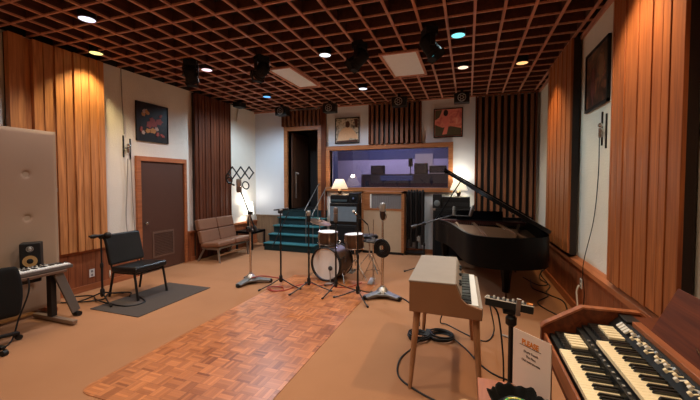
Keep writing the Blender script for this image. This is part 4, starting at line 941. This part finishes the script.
m = MB(); m.box(-.06, .06, -.02, .25, 0, .012); m.obox((0, .13, .05), (.08, .24, .01), (R(-14), 0, 0)); m.build('footboard', STEEL, t, smooth=0)
m = MB(); m.tube([(-.05, 0, .01), (-.05, 0, .12), (.05, 0, .12), (.05, 0, .01)], .007); m.cyl((0, 0, .12), (0, -.06, .24), .005); m.ball((0, -.06, .25), .025); m.build('beater', CHROME, t)

# ------------------------------------------------------------------ boom and microphones at the piano
t = thing('microphone_stand', 'black boom stand reaching over the rim of the grand piano', 'microphone stand', (-.74, 6.25, 0))
tripod(t, 3, .36, .88, R(-160), hub=.13)
m = MB(); m.cyl((-.2, -.05, .82), (.48, .2, 1.03), .011); m.lathe([(.02, 0), (.028, .3), (.028, 1)], 12, (-.12, -.03, .845), (-.22, -.055, .81)); m.cyl((.48, .2, 1.025), (.8, .1, 1.03), .008); m.build('boom', plain('grey_boom', srgb(90, 86, 84), .4, metal=.5), t)
m = MB(); m.cyl((-.03, 0, .88), (.03, 0, .88), .028); m.build('clutch_head', BLACKM, t)
mic((-.235, 6.44, 1.03), 'pale upright microphone at the left over the piano strings', .16, .026, STEEL, plain('pale_body', srgb(150, 140, 134), .4, metal=.4))
mic((.04, 6.35, 1.03), 'grey tilted microphone at the right over the piano strings', .2, .03, STEEL, plain('grey_body', srgb(130, 120, 114), .4, metal=.3), (0, R(14), 0))

# ------------------------------------------------------------------ grand piano
loc = (.3, 5.8, 0); t = thing('grand_piano', 'black grand piano with raised lid, tail toward the camera', 'grand piano', loc)
PX = 1.0
crv = [(-.57, 6.5), (-.5, 6.32), (-.33, 6.0), (-.2, 5.55), (-.08, 5.0), (.02, 4.7), (.17, 4.54), (.4, 4.49), (.64, 4.54), (.86, 4.68), (.97, 4.86), (PX, 5.05)]
side = [(p.x, p.y) for p in curve_pts([(a, b, 0) for a, b in crv], 6)]
outl = [(-.57, 7.2), (-.57, 6.7)] + side + [(PX, 6.0), (PX, 7.2)]
def inset(poly, d):
    n = len(poly); out = []
    for i in range(n):
        a, b, c = Vector(poly[i-1]), Vector(poly[i]), Vector(poly[(i+1) % n])
        e1 = (b-a).normalized(); e2 = (c-b).normalized(); nn = Vector((-(e1.y+e2.y), e1.x+e2.x)); nn.normalize()
        k = max(.5, nn.dot(Vector((-e1.y, e1.x)))); out.append(tuple(b+nn*(d/k)))
    return out
ins = inset(outl, .045)
def rim_mesh(outl, ins, z0, z1):
    m = MB(loc); n = len(outl)
    vs = [(x, y, z) for z in (z0, z1) for x, y in outl] + [(x, y, z) for z in (z0, z1) for x, y in ins]
    fs = []
    for i in range(n):
        j = (i+1) % n
        fs += [(i, j, n+j, n+i), (2*n+i, 3*n+i, 3*n+j, 2*n+j), (n+i, n+j, 3*n+j, 3*n+i), (i, 2*n+i, 2*n+j, j)]
    return m.add(vs, fs)
rim_mesh(outl, ins, .56, .95).build('rim', GLOSSB, t, smooth=25)
m = MB(loc); m.prism(ins, 'z', .60, .64); m.build('soundboard', wood('spruce', srgb(120, 76, 40), srgb(150, 100, 56), .5, axis=1, island=0), t, smooth=0)
ip = inset(outl, .11)
m = MB(loc); m.prism([p for p in ip if p[1] < 6.75]+[], 'z', .84, .865); pl = m.build('harp_plate', GOLD, t, smooth=0)
m = MB(loc)
for (a, b) in (((.3, 4.7), (.1, 6.6)), ((.75, 4.95), (.5, 6.6)), ((-.05, 5.3), (-.2, 6.6)), ((.55, 4.7), (.85, 6.6))): m.beam((a[0], a[1], .88), (b[0], b[1], .88), .04, .03)
m.build('plate_strut', GOLD, pl, bevel=.006)
m = MB(loc)
for k in range(44):
    x = -.45+k*.032; y0 = max(4.75, 6.3-(x+.5)*2.3) if x < .2 else 4.75
    m.beam((x, y0, .90), (x*.98, 6.6, .905), .0022, .0022)
m.build('strings', BRASS, pl, smooth=0)
m = MB(loc); m.box(-.52, PX-.05, 6.6, 6.78, .86, .92); m.build('pin_block', plain('dark_felt', srgb(90, 40, 30), .8), t, smooth=0)
m = MB(loc); m.box(-.525, PX-.045, 6.8, 7.16, .6, .70); m.box(-.525, PX-.045, 6.80, 6.84, .7, .93); m.build('keybed', GLOSSB, t, smooth=0)
m = MB(loc)
for k in range(52): m.box(-.39+k*.0235, -.39+k*.0235+.0225, 6.98, 7.13, .70, .725)
m.build('white_keys', WKEY, t, smooth=0)
m = MB(loc)
for k in range(51):
    if k % 7 not in (1, 4): m.box(-.373+k*.0235, -.36+k*.0235, 6.98, 7.08, .725, .737)
m.build('black_keys', BKEY, t, smooth=0)
m = MB(loc); m.obox((.2, 6.72, 1.0), (.8, .02, .2), (R(-20), 0, 0)); m.box(-.2, .6, 6.62, 6.8, .921, .935); m.build('music_desk', GLOSSB, t, bevel=.005)
# the lid: turned up about the spine
TH = R(30.9); hz = .953; hx = PX+.01
lidp = [(-.67, 6.74), (-.67, 6.5)] + [(x-.02 if x < .2 else x, y-.015 if y < 4.8 else y) for x, y in side] + [(PX+.01, 6.74)]
def lid_pt(x, y, h):
    w = hx-x; return (hx-w*math.cos(TH)+h*math.sin(TH), y, hz+w*math.sin(TH)+h*math.cos(TH))
m = MB(loc); n = len(lidp); vs = [lid_pt(x, y, h) for h in (0, .045) for x, y in lidp]
m.add(vs, [tuple(range(n-1, -1, -1)), tuple(range(n, 2*n))]+[(i, (i+1) % n, n+(i+1) % n, n+i) for i in range(n)]); lid = m.build('lid', GLOSSB, t, smooth=25)
m = MB(loc); f = [(-.67, 6.74), (-.67, 6.34), (PX, 6.34), (PX, 6.74)]; vs = [lid_pt(x, y, h) for h in (.047, .072) for x, y in f]; m.add(vs, [(3,2,1,0),(4,5,6,7),(0,1,5,4),(1,2,6,5),(2,3,7,6),(3,0,4,7)]); m.build('front_flap', GLOSSB, lid, smooth=0)
m = MB(loc)
for y in (5.2, 5.9, 6.5): m.cyl((hx, y-.06, hz-.004), (hx, y+.06, hz-.004), .009, n=8)
m.build('hinge', BRASS, lid)
m = MB(loc)
for (x, y) in ((.05, 5.3), (-.1, 5.7), (.45, 4.7)): m.cyl(lid_pt(x, y, 0), lid_pt(x, y, -.012), .018, n=10)
m.build('lid_bumper', CHROME, lid)
m = MB(loc); m.cyl((-.54, 6.42, .95), lid_pt(-.32, 6.45, 0), .011); m.build('lid_prop', GLOSSB, t)
for x, y in ((.52, 5.22), (.82, 6.75), (-.40, 6.75)):
    m = MB(loc); m.lathe([(.05, 0), (.055, .25), (.085, .75), (.095, .92), (.1, 1)], 6, (x, y, .08), (x, y, .58)); lg = m.build('leg', GLOSSB, t, smooth=20)
    m = MB(loc); m.cyl((x-.015, y, .03), (x+.015, y, .03), .03, n=14); m.cyl((x, y, .04), (x, y, .085), .016); m.build('caster', BRASS, lg)
m = MB(loc); m.box(.12, .3, 6.86, 6.9, .12, .6); m.box(.06, .36, 6.84, 6.96, .06, .13); ly = m.build('pedal_lyre', GLOSSB, t, bevel=.01)
m = MB(loc)
for k in range(3): m.box(.12+k*.07, .16+k*.07, 6.96, 7.08, .07, .085)
m.build('pedals', BRASS, ly, smooth=0)
for k, (pts, lb) in enumerate((([(1.24, 6.7, .1), (1.15, 6.4, .02), (1.22, 6.0, .02), (1.1, 5.6, .01), (1.24, 5.3, .01), (1.2, 4.9, .01)], 'black cable on the floor along the right baseboard'),
    ([(1.0, 6.3, .01), (.95, 5.8, .01), (1.1, 5.5, .01), (.9, 5.1, .01), (1.05, 4.7, .01), (1.2, 4.5, .01)], 'black cable looping beneath the piano spine'),
    ([(1.22, 6.1, .3), (1.1, 6.05, .18), (1.18, 5.95, .05), (1.05, 6.0, .012), (.9, 6.4, .012)], 'dark cable drooping at the wall by the piano'))):
    cable('floor_cable', lb, pts, .008, BLACK)

# ------------------------------------------------------------------ cream electric piano
t = thing('electric_piano', 'worn cream electric piano on splayed tan legs', 'electric piano', (-.178, 3.19, 0), R(1.2))
cp = [(-.265, .60), (.28, .585), (.28, .668), (.165, .70), (.13, .735), (.085, .84), (-.265, .84)]
for y in (-.49, .46): m = MB(); m.prism(cp, 'y', y, y+.03); m.build('side_panel', WURLI_S, t, bevel=.004)
m = MB(); m.box(-.262, .27, -.46, .46, .60, .625); m.box(-.265, -.245, -.46, .46, .62, .838); m.build('case', WURLI_S, t, smooth=0)
m = MB(); m.box(-.272, .088, -.494, .494, .838, .852); m.build('lid', WURLI, t, bevel=.005)
m = MB(); m.beam((.088, 0, .842), (.128, 0, .745), .92, .012, (1, 0, 0)); 
m.box(.075, .1, -.46, .46, .70, .83)
fp = m.build('front_panel', WURLI, t, smooth=0)
for k, y in enumerate((-.3, -.22, .0, .2, .3)):
    m = MB(); m.cyl((.108, y, .795), (.132, y, .802), .014, n=12); m.build('knob', BLACK, fp)
m = MB(); m.obox((.122, -.12, .765), (.004, .1, .02), (0, R(-22), 0)); m.build('gold_badge', BRASS, fp)
m = MB(); m.box(.255, .285, -.46, .46, .60, .672); m.build('key_slip', WURLI, t, bevel=.004)
m = MB(); n = 37; pt = .92/n
for k in range(n): m.box(.13, .254, -.46+k*pt+.0006, -.46+(k+1)*pt-.0006, .66, .69)
m.build('white_keys', WKEY, t, bevel=.0015)
m = MB()
for k in range(n-1):
    if k % 7 not in (2, 6): m.box(.13, .205, -.46+(k+1)*pt-.0065, -.46+(k+1)*pt+.0065, .69, .702)
m.build('black_keys', BKEY, t, smooth=0)
for x, y, fx, fy in ((-.21, -.40, -.25, -.53), (.235, -.40, .27, -.53), (-.21, .40, -.25, .50), (.21, .40, .245, .50)):
    m = MB(); m.lathe([(.016, 0), (.03, 1)], 14, (fx, fy, 0), (x, y, .60)); m.build('leg', WURLI_L, t)
m = MB(); m.box(-.235, -.155, .40, .5, 0, .03); m.obox((-.195, .42, .05), (.05, .12, .012), (R(12), 0, 0)); m.build('sustain_pedal', BLACK, t, bevel=.004)
def coil(c, r, label):
    m = MB()
    for k in range(5): m.torus((c[0]+.006*(k % 2), c[1]+.005*k-.01, .012+.009*k), (.03*(k-2), .05, 1), r+.008*(k % 3)-.006, .0085, 32, 6)
    tag(m.build('cable_coil', BLACK), label, 'cable coil', 'black coils under the cream piano')
coil((-.245, 3.63), .115, 'black cable coil on the floor, right one under the cream piano'); coil((-.47, 3.55), .10, 'black cable coil on the floor behind the cream piano\'s left leg')
cable('floor_cable', 'black cable from the coil across the carpet to the mixer stand', [(-.14, 3.62, .03), (.0, 3.45, .008), (.12, 3.2, .008), (.25, 3.05, .008), (.45, 3.0, .008), (.6, 3.1, .008)], .007, BLACK)
cable('floor_cable', 'dark cable curving around the near left leg of the cream piano', [(-.42, 3.5, .05), (-.5, 3.3, .008), (-.57, 3.05, .008), (-.53, 2.78, .008), (-.35, 2.62, .008), (-.1, 2.5, .008), (.1, 2.42, .008), (.3, 2.45, .008)], .008, BLACK)
cable('floor_cable', 'black cable looping under the keyboard end of the cream piano', [(-.2, 3.9, .3), (-.28, 3.95, .05), (-.2, 3.98, .008), (.05, 3.75, .008), (.2, 3.7, .008), (.28, 3.9, .05), (.22, 3.6, .4), (.2, 3.3, .56)], .007, BLACK)
cable('floor_cable', 'pale cable loops on the floor in front of the bench', [(-.12, 2.3, .008), (-.1, 2.5, .01), (.0, 2.62, .012), (.08, 2.5, .012), (.04, 2.35, .014), (.0, 2.45, .016), (.08, 2.52, .014), (.14, 2.35, .012), (.1, 2.2, .01)], .009, plain('pale_rubber', srgb(196, 160, 130), .5))
cable('floor_cable', 'grey cable lying behind the black mixer', [(.35, 3.9, .01), (.6, 3.75, .01), (.8, 3.7, .01), (1.0, 3.55, .01), (1.2, 3.5, .01)], .012, GREYC)
cable('floor_cable', 'pale grey cable running to the wall behind the organ', [(.4, 3.7, .01), (.65, 3.62, .012), (.85, 3.5, .01), (1.1, 3.45, .01)], .012, GREYC)

# ------------------------------------------------------------------ small mixer on a stand
t = thing('mixer_stand', 'black pole stand carrying the small mixer beside the organ', 'stand', (.275, 2.42, 0))
m = MB(); m.lathe([(.15, 0), (.15, .4), (.06, .7), (.02, 1)], 28, (0, 0, 0), (0, 0, .05)); m.build('base', BLACKM, t)
m = MB(); m.cyl((0, 0, .04), (0, 0, .78), .0155); m.build('pole', BLACKM, t)
m = MB(); m.lathe([(.02, 0), (.034, .2), (.034, .8), (.022, 1)], 14, (0, 0, .69), (0, 0, .76)); m.box(-.05, .05, -.03, .03, .775, .79); m.build('clutch', BLACK, t)
m = MB(); m.beam((.03, -.05, .78), (.035, -.075, .895), .025, .012, (0, 1, 0)); m.build('bracket', STEEL, t)
t = thing('mixer', 'small tilted black mixer with white edges and knobs on the pole', 'mixer', (.26, 2.42, .832), R(-12)); t.scale = (.93, .93, .9)
T = Matrix.Rotation(R(-7), 4, 'X') @ Matrix.Rotation(R(2), 4, 'Y')
m = MB(); m.M = T; m.box(-.15, .155, -.05, .05, -.03, .025); m.build('case', BLACK, t, bevel=.006)
m = MB(); m.M = T; m.box(-.152, .157, -.053, -.049, .021, .027); m.box(-.154, -.149, -.053, .05, .021, .027); m.build('white_edge', WHITEP, t, smooth=0)
for k in range(9):
    m = MB(); m.M = T; x = -.13+k*.031; m.lathe([(.008, 0), (.007, 1)], 12, (x, -.03+.035*(k % 2), .025), (x, -.03+.035*(k % 2), .04)); m.build('knob', WHITEP if k < 8 else ORANGE_T, t)
m = MB(); m.M = T; m.box(.115, .15, -.04, .0, .025, .036); m.build('orange_button', plain('orange_plastic', srgb(214, 130, 60), .4), t, bevel=.004)
cable('floor_cable', 'dark cable hanging from the mixer down its stand', [(.15, 2.5, .8), (.2, 2.46, .74), (.23, 2.44, .5), (.24, 2.46, .3), (.24, 2.48, .06)], .006, BLACK)

# ------------------------------------------------------------------ organ, bench and what stands on it
loc = (.75, 1.65, 0); t = thing('organ', 'walnut two-manual organ with drawbars in the near right corner', 'organ', loc)
oy0, oy1 = 1.03, 2.36
ck = [(.44, .56), (.44, .730), (.458, .750), (.655, .876), (.935, .876), (1.02, .81), (1.12, .81), (1.12, .06), (.62, .06), (.62, .56)]
for y, nm in ((oy1, 'far'), (oy0-.04, 'near')):
    m = MB(loc); m.prism(ck, 'y', y, y+.04); ch = m.build('cheek', ORGW, t, bevel=.003)
    top = [(.436, .730), (.455, .754), (.653, .881), (.937, .881), (1.024, .814), (1.017, .806), (.932, .870), (.657, .870), (.461, .745), (.442, .726)]
    m = MB(loc); m.prism(top, 'y', y-.004, y+.044); m.build('edge_band', ORGE, ch, smooth=0)
m = MB(loc); m.box(.452, .468, oy0, oy1, .61, .70); m.build('front_rail', ORGE, t, bevel=.006)
m = MB(loc); m.box(.465, 1.1, oy0, oy1, .56, .66); m.box(.855, 1.12, oy0, oy1, .66, .845); m.box(.66, 1.1, oy0, oy1, .62, .735); m.box(.62, 1.12, oy0, oy1, .06, .6); m.build('case', ORGW, t, smooth=0)
KP = .0232
def manual(nm, xf, xb, zt):
    """xf: front edge of the keys, xb: back"""
    yk = oy1-.012; npre = 7; KQ = .0345
    m = MB(loc); m.box(xf+.004, xb+.03, oy0, oy1, zt-.05, zt-.022); base = m.build(nm, BLACK, t, smooth=0)
    m = MB(loc)
    for k in range(npre): m.box(xf+.03, xb, yk-(k+1)*KQ+.0007, yk-k*KQ-.0007, zt-.022, zt)
    m.build('preset_black_keys', BKEY, base, bevel=.002)
    m = MB(loc)
    for k in range(npre-1):
        if k > 0: y = yk-(k+1)*KQ; m.box(xf+.065, xb, y-.0125, y+.0125, zt, zt+.014)
    m.build('preset_ivory_keys', IVORY, base, bevel=.002)
    ys = yk-npre*KQ-.004; n = int((ys-oy0)/KP)
    m = MB(loc)
    for k in range(n): m.box(xf, xb, ys-(k+1)*KP+.0005, ys-k*KP-.0005, zt-.022, zt)
    m.build('white_keys', IVORY, base, bevel=.0025)
    m = MB(loc)
    for k in range(n-1):
        if k % 7 not in (2, 6):
            y = ys-(k+1)*KP; m.prism([(xf+.048, zt), (xb, zt), (xb, zt+.013), (xf+.056, zt+.013)], 'y', y-.006, y+.006)
    m.build('black_keys', BKEY, base, bevel=.002)
manual('lower_manual', .48, .622, .722)
manual('upper_manual', .648, .785, .795)
m = MB(loc); m.box(.624, .652, oy0, oy1, .70, .755); m.build('manual_divider', BLACK, t, smooth=0)
for k in range(16): m = MB(loc); m.box(.63, .642, oy1-.2-k*.055, oy1-.185-k*.055, .755, .762); m.build('switch_tab', STEEL, t, bevel=.002)
m = MB(loc); m.prism([(.787, .76), (.787, .80), (.835, .85), (.85, .85), (.85, .76)], 'y', oy0, oy1); db = m.build('drawbar_panel', BLACK, t, smooth=0)
for k in range(34):
    y = oy1-.25-k*.024-(.022 if k > 8 else 0)-(.022 if k > 17 else 0)-(.022 if k > 24 else 0)
    if y < oy0+.03: break
    pull = (.012, .026, .018, .008, .028, .016)[k*5 % 6]; mt = (IVORY, WHITEP, IVORY, STEEL, IVORY, WHITEP)[k % 6]
    m = MB(loc); m.beam((.825, y, .845), (.818-pull, y, .862-pull*.9), .008, .005); m.box(-.007, .007, -.0075, .0075, -.008, .008, Matrix.Translation((.816-pull, y, .866-pull*.9)) @ Matrix.Rotation(R(-40), 4, 'Y')); m.build('drawbar', mt, db, bevel=.003)
for k in range(4):
    m = MB(loc); m.obox((.803, oy1-.11-k*.03, .838), (.035, .02, .012), (0, R(-38), 0)); m.build('rocker_tab', WHITEP, db, bevel=.003)
m = MB(loc); m.box(.845, .885, oy0, oy1-.14, .80, .875); m.build('ledge', ORGE, t, bevel=.004)
m = MB(loc); m.box(.83, .90, oy1-.12, oy1, .80, .862); m.build('end_block', BLACK, t, bevel=.004)
m = MB(loc); m.box(.885, 1.12, oy0, oy1, .845, .86); m.build('top_board', ORGW, t, bevel=.003)
m = MB(loc); m.M = Matrix.Translation((.89, 0, .865)) @ Matrix.Rotation(R(28), 4, 'Y'); m.prism([(oy0+.02, 0), (oy1-.23, 0), (oy1-.20, .255), (oy0+.0, .255)], 'x', 0, .018); md = m.build('music_desk', ORGW, t, bevel=.003)
m = MB(loc); m.beam((.90, oy1-.62, .915), (.915, oy1-.55, .925), .004, .004); m.build('brass_catch', BRASS, md)
for y in (oy0+.02, oy1-.06): m = MB(loc); m.box(.43, .49, y, y+.05, 0, .60); m.build('leg', ORGW, t, smooth=0)
m = MB(loc)
for k in range(20): m.box(.385, .62, oy0+.1+k*.05, oy0+.125+k*.05, .05, .075)
m.build('pedalboard', ORGE, t, smooth=0)

loc = (.21, 1.5, 0); t = thing('organ_bench', 'reddish wooden bench in front of the organ keys', 'bench', loc)
m = MB(loc); m.box(.06, .37, 1.02, 1.965, .53, .56); m.build('seat', wood('bench_wood', srgb(150, 84, 54), srgb(180, 108, 74), .4, axis=1, island=0), t, bevel=.005)
for y in (1.05, 1.9): m = MB(loc); m.box(.08, .35, y, y+.035, 0, .53); m.build('leg', ORGW, t, smooth=0)
m = MB(loc); m.box(.2, .23, 1.08, 1.9, .2, .26); m.build('stretcher', ORGW, t, smooth=0)
# printed sign
sw = .21; ang = math.atan2(-.15, .14)
t = thing('sign', 'white printed sheet with orange heading standing on the bench', 'sign', (.305, 1.875, .56), ang)
m = MB(); m.box(-sw/2, sw/2, 0, .0025, .004, .305); sh = m.build('sheet', PAPER, t, smooth=0)
m = MB(); m.box(-sw/2, sw/2, .003, .006, 0, .30); m.box(-sw/2, sw/2, -.0, .05, 0, .004); m.build('holder', plain('clear_grey', srgb(170, 160, 154), .2), t, smooth=0)
def text(s, x, z, size, mat, w=None, fat=0):
    c = bpy.data.curves.new('lettering', 'FONT'); c.body = s; c.size = size; c.align_x = 'CENTER'; c.extrude = .0004
    if fat: c.offset = fat
    tmp = bpy.data.objects.new('lettering', c); me = bpy.data.meshes.new_from_object(tmp); bpy.data.objects.remove(tmp)
    me.materials.clear(); me.materials.append(mat); o = bpy.data.objects.new('lettering', me); COL.objects.link(o); o.parent = sh
    o.location = (x, -.0008, z); o.rotation_euler = (PI/2, 0, 0)
    if w: o.scale = (w, 1, 1)
    return o
text('PLEASE', -.005, .243, .037, ORANGE_T, .82, .0016)
m = MB(); m.box(-.065, .055, -.0008, 0, .236, .239); m.build('underline', BROWN_T, sh, smooth=0)
text("Don't Touch", .0, .205, .0155, BROWN_T, None, .0004); text('The Fine', .0, .182, .0155, BROWN_T, None, .0004); text('Old Instruments', .0, .159, .0155, BROWN_T, None, .0004)
# ruffled black piece with a shiny rim
t = thing('ruffled_bowl', 'black ruffled bowl with a shiny multicoloured rim on the bench', 'bowl', (.225, 1.70, .56))
m = MB(); g = []; na = 72
for i in range(7):
    v = i/6; row = []
    for k in range(na+1):
        a = 2*PI*k/na; w = math.sin(9*a)+.5*math.sin(17*a+1)
        r = .078+.042*v**.7+.008*v*w; z = .001+.072*v+.016*v*v*math.sin(11*a+.5)*math.cos(4*a)
        row.append((r*math.cos(a), r*math.sin(a), z))
    g.append(row)
m.sheet(g); m.build('ruffle', BLACKF, t, smooth=80, solid=.004)
m = MB(); m.lathe([(.082, 0), (.088, .5), (.06, 1)], 36, (0, 0, .001), (0, 0, .05)); m.build('core', BLACK, t)
m = MB(); m.torus((.0, -.015, .052), (0, 0, 1), .052, .005, 40, 8)
m.build('shiny_rim', splotch('rainbow_metal', [(.3, srgb(220, 90, 60)), (.45, srgb(230, 220, 90)), (.55, srgb(60, 180, 110)), (.7, srgb(70, 110, 220))], 16, .15), t)
m = MB(); m.cyl((0, -.015, .05), (0, -.015, .054), .045, n=32); m.build('disc', plain('teal_glass', srgb(30, 80, 84), .1), t)

# ------------------------------------------------------------------ camera, world, colour
cam = bpy.data.cameras.new('camera'); cam.sensor_width = 36; cam.lens = 342*36/700; cam.shift_y = -5.5/700; cam.clip_start = .05
co = bpy.data.objects.new('camera', cam); COL.objects.link(co); co.location = (0, 0, 1.626); co.rotation_euler = (PI/2-.036, 0, .3325)
sc.camera = co
w = bpy.data.worlds.new('world'); sc.world = w; w.use_nodes = True
w.node_tree.nodes['Background'].inputs[0].default_value = (.02, .016, .014, 1)
sc.view_settings.view_transform = 'Standard'; sc.view_settings.look = 'None'; sc.view_settings.exposure = -.08; sc.view_settings.gamma = 1
sc.view_settings.use_curve_mapping = False
